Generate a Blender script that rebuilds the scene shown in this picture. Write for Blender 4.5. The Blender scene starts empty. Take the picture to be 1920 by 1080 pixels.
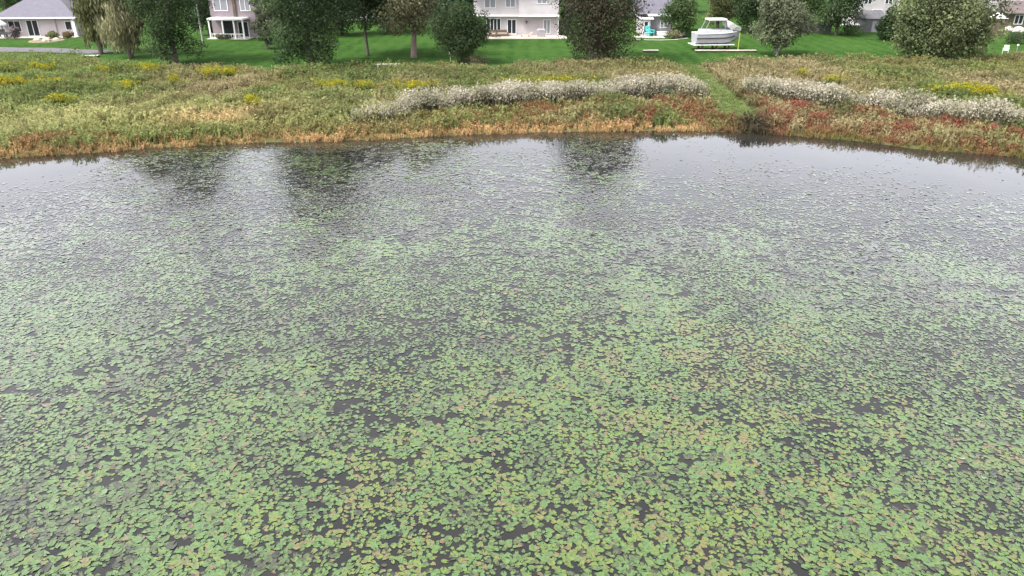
import bpy, math, random
import numpy as np
from mathutils import Vector, Matrix

# ------------------------------------------------------------------ camera, sky, sun, exposure
scene = bpy.context.scene
col = scene.collection
CAM_H = 12.0
FOC = 1371.0                      # focal length in photo pixels (1920 wide)
PITCH = math.radians(24.6)
cam_data = bpy.data.cameras.new('camera')
cam_data.sensor_width = 36.0
cam_data.lens = 36.0 * FOC / 1920.0
cam_data.clip_start = 0.1
cam_data.clip_end = 5000
cam = bpy.data.objects.new('camera', cam_data)
cam.location = (0, 0, CAM_H)
cam.rotation_euler = (math.pi / 2 - PITCH, 0, 0)
col.objects.link(cam)
scene.camera = cam

SUN_EL, SUN_AZ = math.radians(54), math.radians(236)     # azimuth clockwise from +Y
world = bpy.data.worlds.new('World')
scene.world = world
world.use_nodes = True
wn = world.node_tree
wn.nodes.clear()
sky = wn.nodes.new('ShaderNodeTexSky')
sky.sky_type = 'NISHITA'
sky.sun_disc = False
sky.sun_elevation = SUN_EL
sky.sun_rotation = SUN_AZ
sky.air_density = 1.0
sky.dust_density = 3.0
sky.ozone_density = 1.0
hs = wn.nodes.new('ShaderNodeHueSaturation')
hs.inputs['Hue'].default_value = 0.54
hs.inputs['Saturation'].default_value = 0.22             # overcast: a nearly colourless sky
bg = wn.nodes.new('ShaderNodeBackground')
bg.inputs['Strength'].default_value = 0.15
wo = wn.nodes.new('ShaderNodeOutputWorld')
wn.links.new(sky.outputs[0], hs.inputs['Color'])
wn.links.new(hs.outputs[0], bg.inputs['Color'])
wn.links.new(bg.outputs[0], wo.inputs['Surface'])

sun_data = bpy.data.lights.new('sun', 'SUN')
sun_data.energy = 1.4
sun_data.angle = math.radians(14)
sun_data.color = (1.0, 0.97, 0.92)
sun = bpy.data.objects.new('sun', sun_data)
sd = Vector((math.sin(SUN_AZ) * math.cos(SUN_EL), math.cos(SUN_AZ) * math.cos(SUN_EL), math.sin(SUN_EL)))
sun.rotation_euler = (-sd).to_track_quat('-Z', 'Y').to_euler()
sun.location = (0, 40, 80)
col.objects.link(sun)

vs = scene.view_settings
vs.view_transform = 'Standard'
vs.look = 'None'
vs.gamma = 1.0
vs.use_curve_mapping = False
vs.exposure = 1.93
scene.render.engine = 'CYCLES'

rng = np.random.default_rng(7)
random.seed(7)

# ------------------------------------------------------------------ helpers
CP, SP = math.cos(PITCH), math.sin(PITCH)


def ray(px, py):
    a = (px - 960) / FOC
    b = -(py - 540) / FOC
    return Vector((a, CP + b * SP, -SP + b * CP))


def at_z(px, py, z=0.0):
    d = ray(px, py)
    t = (z - CAM_H) / d.z
    return d.x * t, d.y * t


def project(x, y, z):
    dz = z - CAM_H
    f = y * CP - dz * SP
    u = y * SP + dz * CP
    return 960 + FOC * x / f, 540 - FOC * u / f, f


def curve(pts, z, ext):
    g = [at_z(px, py, z) for px, py in pts]
    g += ext
    g.sort()
    return np.array([p[0] for p in g]), np.array([p[1] for p in g])


SH = curve([(0, 296), (100, 290), (200, 284), (300, 276), (400, 271), (480, 267), (600, 265), (700, 261),
            (800, 256), (900, 251), (1000, 248), (1100, 246), (1200, 245), (1300, 245), (1400, 248), (1500, 255),
            (1560, 260), (1620, 265), (1700, 277), (1760, 283), (1850, 288), (1920, 296)], 0.0,
           [(-44, 42), (-60, 35), (-90, 27), (-900, 21), (46, 42), (60, 35), (90, 27), (900, 21)])
LE = curve([(0, 110), (150, 113), (190, 126), (300, 131), (400, 134), (520, 137), (640, 134), (760, 130), (850, 128),
            (905, 130), (935, 139), (960, 128), (1060, 122), (1200, 121), (1270, 128), (1300, 136), (1322, 123),
            (1440, 119), (1600, 117), (1800, 117), (1920, 111)], 0.5,
           [(-120, 107), (-900, 107), (110, 102), (900, 102)])


def shore(x):
    return np.interp(x, SH[0], SH[1])


def lawn_edge(x):
    return np.interp(x, LE[0], LE[1])


def ground_z(x, y):
    s = y - shore(x)
    return np.interp(s, [-6, -1.2, 0, 1.5, 8, 40, 75, 140, 1200], [-1.5, -0.4, 0.02, 0.22, 0.35, 0.55, 0.85, 1.1, 2.0])


def P(px, py, up=0.0):
    z = 0.5
    for _ in range(25):
        x, y = at_z(px, py, z + up)
        z = float(ground_z(x, y))
    return x, y, z


def ppm(y, z=0.8):
    return FOC / (y * CP - (z - CAM_H) * SP)


def vnoise(x, y, scale, seed):
    r = np.random.default_rng(seed).random((256, 256))
    u, v = np.asarray(x) / scale + 1000.3, np.asarray(y) / scale + 1000.7
    iu, iv = np.floor(u).astype(int), np.floor(v).astype(int)
    fu, fv = u - iu, v - iv
    fu, fv = fu * fu * (3 - 2 * fu), fv * fv * (3 - 2 * fv)
    g = lambda a, b: r[a % 256, b % 256]
    return (g(iu, iv) * (1 - fu) + g(iu + 1, iv) * fu) * (1 - fv) + (g(iu, iv + 1) * (1 - fu) + g(iu + 1, iv + 1) * fu) * fv


def tag(o, label=None, cat=None, group=None, kind=None):
    if label: o['label'] = label
    if cat: o['category'] = cat
    if group: o['group'] = group
    if kind: o['kind'] = kind
    return o


def link(o, parent=None):
    col.objects.link(o)
    if parent: o.parent = parent
    return o


def empty(name, loc, rz=0.0, label=None, cat=None, group=None):
    o = bpy.data.objects.new(name, None)
    o.empty_display_size = 0.3
    o.location = loc
    o.rotation_euler = (0, 0, rz)
    link(o)
    return tag(o, label, cat, group)


def np_mesh(name, V, F, mat, tint=None, parent=None, smooth=False, fac=None):
    V = np.ascontiguousarray(V, dtype=np.float32)
    F = np.ascontiguousarray(F, dtype=np.int32)
    me = bpy.data.meshes.new(name)
    me.vertices.add(len(V))
    me.vertices.foreach_set('co', V.ravel())
    k = F.shape[1]
    me.loops.add(F.size)
    me.loops.foreach_set('vertex_index', F.ravel())
    me.polygons.add(len(F))
    me.polygons.foreach_set('loop_start', np.arange(0, F.size, k, dtype=np.int32))
    me.polygons.foreach_set('use_smooth', np.full(len(F), smooth))
    if tint is not None:
        a = me.color_attributes.new('tint', 'FLOAT_COLOR', 'POINT')
        c = np.ones((len(V), 4), dtype=np.float32)
        c[:, :3] = tint
        a.data.foreach_set('color', c.ravel())
    if fac is not None:
        a = me.attributes.new('fac', 'FLOAT', 'POINT')
        a.data.foreach_set('value', np.ascontiguousarray(fac, dtype=np.float32))
    me.update(calc_edges=True)
    me.materials.append(mat)
    return link(bpy.data.objects.new(name, me), parent)


class MB:
    """collects boxes, tubes and polygons into one mesh"""
    def __init__(self):
        self.v, self.f = [], []

    def add(self, vs_, fs_):
        n = len(self.v)
        self.v += [tuple(p) for p in vs_]
        self.f += [tuple(i + n for i in f) for f in fs_]
        return self

    def box(self, x0, x1, y0, y1, z0, z1):
        return self.add([(x0, y0, z0), (x1, y0, z0), (x1, y1, z0), (x0, y1, z0), (x0, y0, z1), (x1, y0, z1), (x1, y1, z1), (x0, y1, z1)],
                        [(3, 2, 1, 0), (4, 5, 6, 7), (0, 1, 5, 4), (1, 2, 6, 5), (2, 3, 7, 6), (3, 0, 4, 7)])

    def tube(self, pts, rad, n=7):
        pts = [Vector(p) for p in pts]
        rings = []
        for i, p in enumerate(pts):
            d = (pts[min(i + 1, len(pts) - 1)] - pts[max(i - 1, 0)]).normalized()
            a = d.orthogonal().normalized()
            b = d.cross(a)
            r = rad[i] if isinstance(rad, (list, tuple)) else rad
            rings.append([p + (a * math.cos(2 * math.pi * k / n) + b * math.sin(2 * math.pi * k / n)) * r for k in range(n)])
        vs_ = [q for r in rings for q in r]
        fs_ = []
        for i in range(len(rings) - 1):
            for k in range(n):
                fs_.append((i * n + k, i * n + (k + 1) % n, (i + 1) * n + (k + 1) % n, (i + 1) * n + k))
        fs_.append(tuple(range(n))[::-1])
        fs_.append(tuple((len(rings) - 1) * n + k for k in range(n)))
        return self.add(vs_, fs_)

    def loft(self, secs, caps=True):
        n = len(secs[0])
        vs_ = [p for s in secs for p in s]
        fs_ = []
        for i in range(len(secs) - 1):
            for k in range(n):
                fs_.append((i * n + k, i * n + (k + 1) % n, (i + 1) * n + (k + 1) % n, (i + 1) * n + k))
        if caps:
            fs_.append(tuple(range(n))[::-1])
            fs_.append(tuple((len(secs) - 1) * n + k for k in range(n)))
        return self.add(vs_, fs_)

    def build(self, name, mat, parent=None, bevel=0.0, smooth=False):
        me = bpy.data.meshes.new(name)
        me.from_pydata(self.v, [], self.f)
        me.update()
        me.materials.append(mat)
        if smooth:
            me.polygons.foreach_set('use_smooth', [True] * len(me.polygons))
        o = link(bpy.data.objects.new(name, me), parent)
        if bevel:
            m = o.modifiers.new('bevel', 'BEVEL')
            m.width = bevel
            m.segments = 2
            m.limit_method = 'ANGLE'
        return o


# ------------------------------------------------------------------ materials
def mat_new(name):
    m = bpy.data.materials.new(name)
    m.use_nodes = True
    nt = m.node_tree
    return m, nt, nt.nodes['Principled BSDF']


def noise_mat(name, c1, c2, scale=2.0, rough=0.8, bump=0.0, bscale=None, c3=None, spec=0.5, detail=6):
    m, nt, b = mat_new(name)
    tc = nt.nodes.new('ShaderNodeTexCoord')
    no = nt.nodes.new('ShaderNodeTexNoise')
    no.inputs['Scale'].default_value = scale
    no.inputs['Detail'].default_value = detail
    no.inputs['Roughness'].default_value = 0.65
    ra = nt.nodes.new('ShaderNodeValToRGB')
    ra.color_ramp.elements[0].position = 0.3
    ra.color_ramp.elements[1].position = 0.7
    ra.color_ramp.elements[0].color = (*c1, 1)
    ra.color_ramp.elements[1].color = (*c2, 1)
    if c3:
        e = ra.color_ramp.elements.new(0.5)
        e.color = (*c3, 1)
    nt.links.new(tc.outputs['Object'], no.inputs['Vector'])
    nt.links.new(no.outputs['Fac'], ra.inputs['Fac'])
    nt.links.new(ra.outputs[0], b.inputs['Base Color'])
    b.inputs['Roughness'].default_value = rough
    b.inputs['Specular IOR Level'].default_value = spec
    if bump:
        n2 = nt.nodes.new('ShaderNodeTexNoise')
        n2.inputs['Scale'].default_value = bscale or scale * 4
        n2.inputs['Detail'].default_value = 4
        bu = nt.nodes.new('ShaderNodeBump')
        bu.inputs['Strength'].default_value = bump
        bu.inputs['Distance'].default_value = 0.05
        nt.links.new(tc.outputs['Object'], n2.inputs['Vector'])
        nt.links.new(n2.outputs['Fac'], bu.inputs['Height'])
        nt.links.new(bu.outputs[0], b.inputs['Normal'])
    return m


def siding_mat(name, c, pitch=0.16):
    m, nt, b = mat_new(name)
    tc = nt.nodes.new('ShaderNodeTexCoord')
    se = nt.nodes.new('ShaderNodeSeparateXYZ')
    mu = nt.nodes.new('ShaderNodeMath'); mu.operation = 'DIVIDE'; mu.inputs[1].default_value = pitch
    fr = nt.nodes.new('ShaderNodeMath'); fr.operation = 'FRACT'
    bu = nt.nodes.new('ShaderNodeBump'); bu.inputs['Distance'].default_value = 0.02; bu.inputs['Strength'].default_value = 0.6
    no = nt.nodes.new('ShaderNodeTexNoise'); no.inputs['Scale'].default_value = 0.9; no.inputs['Detail'].default_value = 6
    ra = nt.nodes.new('ShaderNodeValToRGB')
    ra.color_ramp.elements[0].color = (c[0] * 0.86, c[1] * 0.86, c[2] * 0.85, 1)
    ra.color_ramp.elements[1].color = (*c, 1)
    ra.color_ramp.elements[0].position = 0.3; ra.color_ramp.elements[1].position = 0.65
    nt.links.new(tc.outputs['Object'], se.inputs[0]); nt.links.new(se.outputs[2], mu.inputs[0]); nt.links.new(mu.outputs[0], fr.inputs[0])
    nt.links.new(fr.outputs[0], bu.inputs['Height']); nt.links.new(bu.outputs[0], b.inputs['Normal'])
    nt.links.new(tc.outputs['Object'], no.inputs['Vector']); nt.links.new(no.outputs['Fac'], ra.inputs['Fac'])
    nt.links.new(ra.outputs[0], b.inputs['Base Color'])
    b.inputs['Roughness'].default_value = 0.55
    return m


def tint_mat(name, rough=0.6, trans=0.25, spec=0.3):
    m, nt, b = mat_new(name)
    at = nt.nodes.new('ShaderNodeAttribute'); at.attribute_name = 'tint'
    nt.links.new(at.outputs['Color'], b.inputs['Base Color'])
    b.inputs['Roughness'].default_value = rough
    b.inputs['Specular IOR Level'].default_value = spec
    if trans:
        tr = nt.nodes.new('ShaderNodeBsdfTranslucent')
        mx = nt.nodes.new('ShaderNodeMixShader'); mx.inputs[0].default_value = trans
        nt.links.new(at.outputs['Color'], tr.inputs['Color'])
        out = nt.nodes['Material Output']
        nt.links.new(b.outputs[0], mx.inputs[1]); nt.links.new(tr.outputs[0], mx.inputs[2]); nt.links.new(mx.outputs[0], out.inputs['Surface'])
    return m


M = {}
M['leaf'] = tint_mat('tree_leaves', 0.75, 0.38, 0.15)
M['herb'] = tint_mat('meadow_leaves', 0.85, 0.45, 0.12)
M['bark'] = noise_mat('bark', (0.05, 0.04, 0.03), (0.12, 0.10, 0.08), 3, 0.9, 0.6)
M['pale_bark'] = noise_mat('pale_bark', (0.15, 0.145, 0.13), (0.32, 0.31, 0.29), 2.5, 0.8, 0.4)
M['pink_bark'] = noise_mat('brown_bark', (0.10, 0.07, 0.06), (0.2, 0.14, 0.13), 3, 0.9, 0.5)
M['soil'] = noise_mat('meadow_soil', (0.04, 0.042, 0.018), (0.085, 0.08, 0.035), 0.5, 0.95, 0.6, 6, c3=(0.06, 0.062, 0.024), spec=0.1)
M['lawn'] = noise_mat('mown_grass', (0.011, 0.038, 0.007), (0.030, 0.070, 0.014), 0.16, 0.95, 0.9, 7, c3=(0.018, 0.054, 0.010), spec=0.1)
nt = M['lawn'].node_tree
b = nt.nodes['Principled BSDF']
src = b.inputs['Base Color'].links[0].from_socket
tc = nt.nodes.new('ShaderNodeTexCoord')
wv = nt.nodes.new('ShaderNodeTexWave'); wv.inputs['Scale'].default_value = 0.16; wv.inputs['Distortion'].default_value = 1.5; wv.inputs['Detail Scale'].default_value = 0.4
dn = nt.nodes.new('ShaderNodeTexNoise'); dn.inputs['Scale'].default_value = 1.3; dn.inputs['Detail'].default_value = 8; dn.inputs['Roughness'].default_value = 0.75
ad = nt.nodes.new('ShaderNodeMath'); ad.operation = 'MULTIPLY_ADD'; ad.inputs[1].default_value = 0.07
mp = nt.nodes.new('ShaderNodeMapRange'); mp.inputs[1].default_value = 0.42; mp.inputs[2].default_value = 0.75; mp.inputs[3].default_value = 0.0; mp.inputs[4].default_value = 0.75
mx = nt.nodes.new('ShaderNodeMix'); mx.data_type = 'RGBA'; mx.inputs[7].default_value = (0.062, 0.104, 0.025, 1); b.inputs['Specular IOR Level'].default_value = 0.02
nt.links.new(tc.outputs['Object'], wv.inputs['Vector']); nt.links.new(tc.outputs['Object'], dn.inputs['Vector'])
nt.links.new(wv.outputs['Fac'], ad.inputs[0]); nt.links.new(dn.outputs['Fac'], ad.inputs[2]); nt.links.new(ad.outputs[0], mp.inputs[0])
nt.links.new(mp.outputs[0], mx.inputs[0]); nt.links.new(src, mx.inputs[6]); nt.links.new(mx.outputs[2], b.inputs['Base Color'])
M['path'] = noise_mat('path_grass', (0.045, 0.078, 0.019), (0.09, 0.108, 0.035), 0.7, 0.9, 0.6, 12, spec=0.1)
M['asphalt'] = noise_mat('grey_gravel', (0.075, 0.073, 0.08), (0.12, 0.112, 0.118), 1.2, 0.9, 0.5, 20, spec=0.2)
M['white_siding'] = siding_mat('white_siding', (0.45, 0.415, 0.43))
M['pink_siding'] = siding_mat('pinkish_white_siding', (0.40, 0.36, 0.375))
M['mauve_siding'] = siding_mat('mauve_siding', (0.21, 0.17, 0.19))
M['grey_siding'] = siding_mat('grey_siding', (0.24, 0.232, 0.255))
M['trim'] = noise_mat('white_trim', (0.60, 0.60, 0.60), (0.70, 0.70, 0.68), 3, 0.5)
M['lilac_roof'] = noise_mat('grey_shingles', (0.082, 0.077, 0.098), (0.11, 0.104, 0.13), 1.5, 0.85, 0.5, 12)
M['brown_roof'] = noise_mat('brown_shingles', (0.07, 0.055, 0.055), (0.12, 0.095, 0.09), 1.5, 0.85, 0.5, 12)
M['grey_roof'] = noise_mat('dark_shingles', (0.06, 0.06, 0.065), (0.11, 0.105, 0.11), 1.5, 0.85, 0.5, 12)
M['concrete'] = noise_mat('pale_concrete', (0.36, 0.32, 0.28), (0.47, 0.43, 0.375), 1.0, 0.85, 0.2, 12)
M['brown_wood'] = noise_mat('brown_wood', (0.05, 0.04, 0.025), (0.11, 0.08, 0.05), 2.0, 0.8, 0.3)
M['grey_wood'] = noise_mat('weathered_wood', (0.32, 0.29, 0.25), (0.5, 0.47, 0.42), 2.0, 0.8, 0.3)
M['wicker'] = noise_mat('brown_wicker', (0.07, 0.05, 0.035), (0.15, 0.11, 0.08), 9, 0.8, 0.6, 40)
M['cushion'] = noise_mat('tan_cushion', (0.3, 0.25, 0.19), (0.38, 0.32, 0.25), 4, 0.9)
M['dark_metal'] = noise_mat('dark_metal', (0.05, 0.05, 0.055), (0.1, 0.095, 0.1), 3, 0.45)
M['grey_metal'] = noise_mat('grey_metal', (0.2, 0.18, 0.19), (0.28, 0.26, 0.27), 3, 0.5)
M['turquoise'] = noise_mat('turquoise_plastic', (0.06, 0.42, 0.40), (0.10, 0.52, 0.48), 3, 0.4)
M['white_plastic'] = noise_mat('white_plastic', (0.55, 0.55, 0.55), (0.66, 0.66, 0.66), 2, 0.35)
M['gelcoat'] = noise_mat('boat_gelcoat', (0.28, 0.28, 0.31), (0.36, 0.36, 0.39), 0.8, 0.3)
M['canvas'] = noise_mat('white_canvas', (0.50, 0.50, 0.50), (0.62, 0.62, 0.61), 1.4, 0.85, 0.3, 5)
M['rubber'] = noise_mat('black_rubber', (0.02, 0.02, 0.022), (0.05, 0.05, 0.052), 5, 0.7)
M['stone'] = noise_mat('tan_stone', (0.25, 0.22, 0.17), (0.42, 0.38, 0.32), 2.5, 0.9, 0.6)
M['mulch'] = noise_mat('garden_mulch', (0.10, 0.08, 0.05), (0.2, 0.17, 0.10), 1.5, 0.95, 0.7, 10)
m, nt, b = mat_new('window_glass')
b.inputs['Base Color'].default_value = (0.025, 0.028, 0.035, 1); b.inputs['Roughness'].default_value = 0.06
M['glass'] = m
m, nt, b = mat_new('curtained_glass')
b.inputs['Base Color'].default_value = (0.22, 0.22, 0.25, 1); b.inputs['Roughness'].default_value = 0.1
M['pale_glass'] = m

# pond water: dark body, mirror-like, hardly rippled
m, nt, b = mat_new('pond_water')
tc = nt.nodes.new('ShaderNodeTexCoord')
n1 = nt.nodes.new('ShaderNodeTexNoise'); n1.inputs['Scale'].default_value = 2.2; n1.inputs['Detail'].default_value = 3
bu = nt.nodes.new('ShaderNodeBump'); bu.inputs['Strength'].default_value = 0.12; bu.inputs['Distance'].default_value = 0.02
nt.links.new(tc.outputs['Object'], n1.inputs['Vector']); nt.links.new(n1.outputs['Fac'], bu.inputs['Height']); nt.links.new(bu.outputs[0], b.inputs['Normal'])
n2 = nt.nodes.new('ShaderNodeTexNoise'); n2.inputs['Scale'].default_value = 0.35; n2.inputs['Detail'].default_value = 5
ra = nt.nodes.new('ShaderNodeValToRGB')
ra.color_ramp.elements[0].color = (0.010, 0.0105, 0.010, 1); ra.color_ramp.elements[1].color = (0.022, 0.020, 0.017, 1)
ra.color_ramp.elements[0].position = 0.35; ra.color_ramp.elements[1].position = 0.7
nt.links.new(tc.outputs['Object'], n2.inputs['Vector']); nt.links.new(n2.outputs['Fac'], ra.inputs['Fac']); nt.links.new(ra.outputs[0], b.inputs['Base Color'])
b.inputs['Roughness'].default_value = 0.05
b.inputs['IOR'].default_value = 1.41
M['water'] = m


def pad_material(name, per_object):
    m, nt, b = mat_new(name)
    if per_object:
        oi_ = nt.nodes.new('ShaderNodeObjectInfo')
        sp_ = nt.nodes.new('ShaderNodeSeparateColor')
        nt.links.new(oi_.outputs['Color'], sp_.inputs[0])
        src = sp_.outputs[0]
    else:
        a = nt.nodes.new('ShaderNodeAttribute'); a.attribute_name = 'fac'
        src = a.outputs['Fac']
    ra = nt.nodes.new('ShaderNodeValToRGB')
    ra.color_ramp.interpolation = 'LINEAR'
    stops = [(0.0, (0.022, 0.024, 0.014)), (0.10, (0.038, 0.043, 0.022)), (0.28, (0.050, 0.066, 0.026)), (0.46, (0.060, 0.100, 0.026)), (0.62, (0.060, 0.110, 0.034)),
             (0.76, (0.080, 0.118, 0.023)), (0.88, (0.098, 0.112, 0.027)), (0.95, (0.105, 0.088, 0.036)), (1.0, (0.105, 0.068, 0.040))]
    e = ra.color_ramp.elements
    e[0].position, e[0].color = stops[0][0], (*stops[0][1], 1)
    e[1].position, e[1].color = stops[-1][0], (*stops[-1][1], 1)
    for p, c in stops[1:-1]:
        q = e.new(p); q.color = (*c, 1)
    ge = nt.nodes.new('ShaderNodeNewGeometry')
    no = nt.nodes.new('ShaderNodeTexNoise'); no.inputs['Scale'].default_value = 14; no.inputs['Detail'].default_value = 5
    mp = nt.nodes.new('ShaderNodeMapRange'); mp.inputs[1].default_value = 0.3; mp.inputs[2].default_value = 0.7; mp.inputs[3].default_value = 0.72; mp.inputs[4].default_value = 1.25
    mx = nt.nodes.new('ShaderNodeVectorMath'); mx.operation = 'SCALE'
    nt.links.new(src, ra.inputs['Fac'])
    nt.links.new(ge.outputs['Position'], no.inputs['Vector'])
    nt.links.new(no.outputs['Fac'], mp.inputs[0])
    nt.links.new(ra.outputs[0], mx.inputs[0]); nt.links.new(mp.outputs[0], mx.inputs['Scale'])
    nt.links.new(mx.outputs[0], b.inputs['Base Color'])
    b.inputs['Roughness'].default_value = 0.14
    b.inputs['IOR'].default_value = 1.48
    b.inputs['Coat Weight'].default_value = 0.9      # film of water on the leaf
    b.inputs['Coat IOR'].default_value = 1.36
    b.inputs['Coat Roughness'].default_value = 0.06
    return m


M['pads'] = pad_material('lily_pad_mass', False)
M['pad'] = pad_material('lily_pad_leaf', True)

# ------------------------------------------------------------------ setting: water, ground, lawn, paths
w = MB()
w.add([(-900, -900, 0), (900, -900, 0), (900, 70, 0), (-900, 70, 0)], [(0, 1, 2, 3)])
tag(w.build('water', M['water']), 'dark still pond water mirroring the overcast sky', kind='structure')

xs = np.concatenate([[-900, -500, -300, -200, -150], np.arange(-120, 121, 1.5), [150, 200, 300, 500, 900]])


def sheet(name, rows, mat, label):
    V = np.array([[(x, r(x), 0) for x in xs] for r in rows]).reshape(-1, 3)
    V[:, 2] = ground_z(V[:, 0], V[:, 1])
    n = len(xs)
    F = [(i * n + j, i * n + j + 1, (i + 1) * n + j + 1, (i + 1) * n + j) for i in range(len(rows) - 1) for j in range(n - 1)]
    return tag(np_mesh(name, V, np.array(F), mat, smooth=True), label, kind='structure')


mead_rows = [lambda x, s=s: shore(x) + s for s in (-6, -3, -1.2, -0.5, 0, 0.7, 1.5, 3, 5, 8)]
mead_rows += [lambda x, t=t: (shore(x) + 8) * (1 - t) + lawn_edge(x) * t for t in np.linspace(0.1, 1, 10)]
sheet('ground', mead_rows, M['soil'], 'uneven meadow ground between the pond and the lawns')
lawn_rows = [lambda x, s=s: lawn_edge(x) + s for s in (0, 2, 5, 10, 15, 20, 26, 32, 40, 55, 80, 120, 200, 400, 1000)]
sheet('lawn', lawn_rows, M['lawn'], 'green mown lawn behind the meadow')


def strip(name, pts, width, mat, label, lift=0.03):
    pts = [Vector(p[:2]) for p in pts]
    fine = []
    for a, b_ in zip(pts[:-1], pts[1:]):
        k = max(2, int((b_ - a).length / 1.2))
        fine += [a.lerp(b_, i / k) for i in range(k)]
    fine.append(pts[-1])
    V, F = [], []
    nw = 5
    for i, p in enumerate(fine):
        d = (fine[min(i + 1, len(fine) - 1)] - fine[max(i - 1, 0)]).normalized()
        nrm = Vector((-d.y, d.x))
        wv = width[0] + (width[1] - width[0]) * i / (len(fine) - 1)
        for j in range(nw):
            q = p + nrm * (j / (nw - 1) - 0.5) * wv * (1 + 0.08 * math.sin(i * 0.9 + j))
            V.append((q.x, q.y, float(ground_z(q.x, q.y)) + lift))
    for i in range(len(fine) - 1):
        for j in range(nw - 1):
            F.append((i * nw + j, i * nw + j + 1, (i + 1) * nw + j + 1, (i + 1) * nw + j))
    return tag(np_mesh(name, np.array(V), np.array(F), mat, smooth=True), label, kind='structure'), fine


path_px = [(1286, 122), (1302, 138), (1325, 158), (1352, 182), (1378, 205), (1400, 232)]
path_o, path_line = strip('path', [P(*p) for p in path_px], (3.6, 2.2), M['path'], 'mown grass path running through the meadow to the water', 0.05)
drive_px = [(-120, 92), (0, 93), (110, 95), (205, 99)]
strip('driveway', [P(*p) for p in drive_px], (5.0, 3.0), M['asphalt'], 'grey gravel drive along the lawn on the left', 0.04)
path_arr = np.array([(p.x, p.y) for p in path_line])


def path_dist(x, y):
    d = np.full(len(x), 1e9)
    for p in path_arr:
        d = np.minimum(d, np.hypot(x - p[0], y - p[1]))
    return d


# ------------------------------------------------------------------ lily pads
def pad_template(k):
    r = random.Random(k)
    n = 7
    notch = 0.35 + 0.25 * r.random()
    ring = [(0.0, 0.0, 0.0)]
    for i in range(n):
        a = notch / 2 + (2 * math.pi - notch) * i / (n - 1)
        rad = 0.75 + 0.5 * r.random()
        ring.append((rad * math.cos(a), (0.66 + 0.04 * k) * rad * math.sin(a), 0.01 + 0.05 * r.random()))
    return np.array(ring), np.array([(0, i, i + 1) for i in range(1, n)])


pad_T = [pad_template(k) for k in range(6)]
cell = 0.091
gx, gy = np.meshgrid(np.arange(-62, 62, cell), np.arange(6, 60, cell))
gx = (gx + rng.uniform(-0.5, 0.5, gx.shape) * cell * 1.7).ravel()
gy = (gy + rng.uniform(-0.5, 0.5, gy.shape) * cell * 1.1).ravel()
s_in = shore(gx) - gy
keep = (s_in > 0.25) & (np.abs(gx) < 0.76 * gy + 7)
gx, gy, s_in = gx[keep], gy[keep], s_in[keep]
ipx, ipy, idepth = project(gx, gy, 0.0)
open_w = np.interp(ipx, [-400, 150, 220, 860, 900, 1050, 1080, 1180, 1230, 2400], [11, 9, 1.0, 1.0, 6.5, 6.5, 1.2, 2.5, 13.0, 14.0])
edge = np.clip((s_in - open_w * 0.6) / (open_w * 1.3 + 0.3), 0, 1)
nz = 0.50 * vnoise(gx, gy * 1.6, 0.21, 1) + 0.34 * vnoise(gx, gy * 1.4, 0.5, 2) + 0.16 * vnoise(gx, gy, 3.5, 3)
nz = nz - 0.16 * np.clip((vnoise(gx, gy * 1.3, 1.1, 12) - 0.66) * 5, 0, 1) * np.clip((ipy - 560) / 200, 0, 1)
thin = np.interp(ipy, [240, 300, 350, 430, 540, 720, 1100], [0.20, 0.17, 0.14, 0.09, 0.045, 0.01, 0.0])
p = np.clip((nz - 0.268 - thin) / 0.10, 0.16 - 0.7 * np.minimum(thin, 0.2), 0.985) * np.clip(edge * 1.2 - 0.08 + 0.55 * (nz - 0.5), 0.0, 1)
keep = rng.random(len(gx)) < p
gx, gy, ipx, ipy, idepth = gx[keep], gy[keep], ipx[keep], ipy[keep], idepth[keep]
N = len(gx)
big = vnoise(gx, gy, 3.0, 5)
rad = np.clip(np.exp(rng.normal(np.log(0.067), 0.30, N)), 0.03, 0.14) * (0.8 + 0.4 * big)
rot = rng.uniform(0, 2 * np.pi, N)
zz = 0.004 + rng.random(N) * 0.012
curl = np.where(rng.random(N) < 0.07, 0.09, 0.010)
tx, ty = rng.normal(0, 1, N) * curl, rng.normal(0, 1, N) * curl
zz = zz + np.where(curl > 0.1, 0.02, 0)
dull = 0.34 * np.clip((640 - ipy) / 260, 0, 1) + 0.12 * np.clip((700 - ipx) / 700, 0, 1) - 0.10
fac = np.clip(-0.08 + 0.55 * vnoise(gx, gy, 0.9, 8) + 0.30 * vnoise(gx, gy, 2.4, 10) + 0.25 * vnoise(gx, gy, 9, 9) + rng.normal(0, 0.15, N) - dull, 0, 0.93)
odd = rng.random(N)
fac = np.where(odd < 0.045, rng.uniform(0.94, 1.0, N), fac)
fac = np.where(odd > 0.91, rng.uniform(0.0, 0.1, N), fac)
infr = (ipx > 15) & (ipx < 1905) & (ipy < 1070) & (ipy > 0)
order = np.argsort(np.where(infr, idepth - 8 * rad, 1e9))
single = np.zeros(N, bool)
single[order[:300]] = True
VV, FF, CC, off = [], [], [], 0
var = rng.integers(0, 6, N)
for k, (TV, TF) in enumerate(pad_T):
    idx = np.where((var == k) & ~single)[0]
    c, s = np.cos(rot[idx])[:, None], np.sin(rot[idx])[:, None]
    X = (TV[None, :, 0] * c - TV[None, :, 1] * s) * rad[idx][:, None]
    Y = (TV[None, :, 0] * s + TV[None, :, 1] * c) * rad[idx][:, None]
    Z = TV[None, :, 2] * rad[idx][:, None] + zz[idx][:, None] + X * tx[idx][:, None] + Y * ty[idx][:, None]
    V = np.stack([X + gx[idx][:, None], Y + gy[idx][:, None], np.maximum(Z, 0.003)], -1).reshape(-1, 3)
    F = (TF[None] + (np.arange(len(idx)) * len(TV))[:, None, None]).reshape(-1, 3) + off
    VV.append(V); FF.append(F); CC.append(np.repeat(fac[idx], len(TV))); off += len(V)
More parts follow.
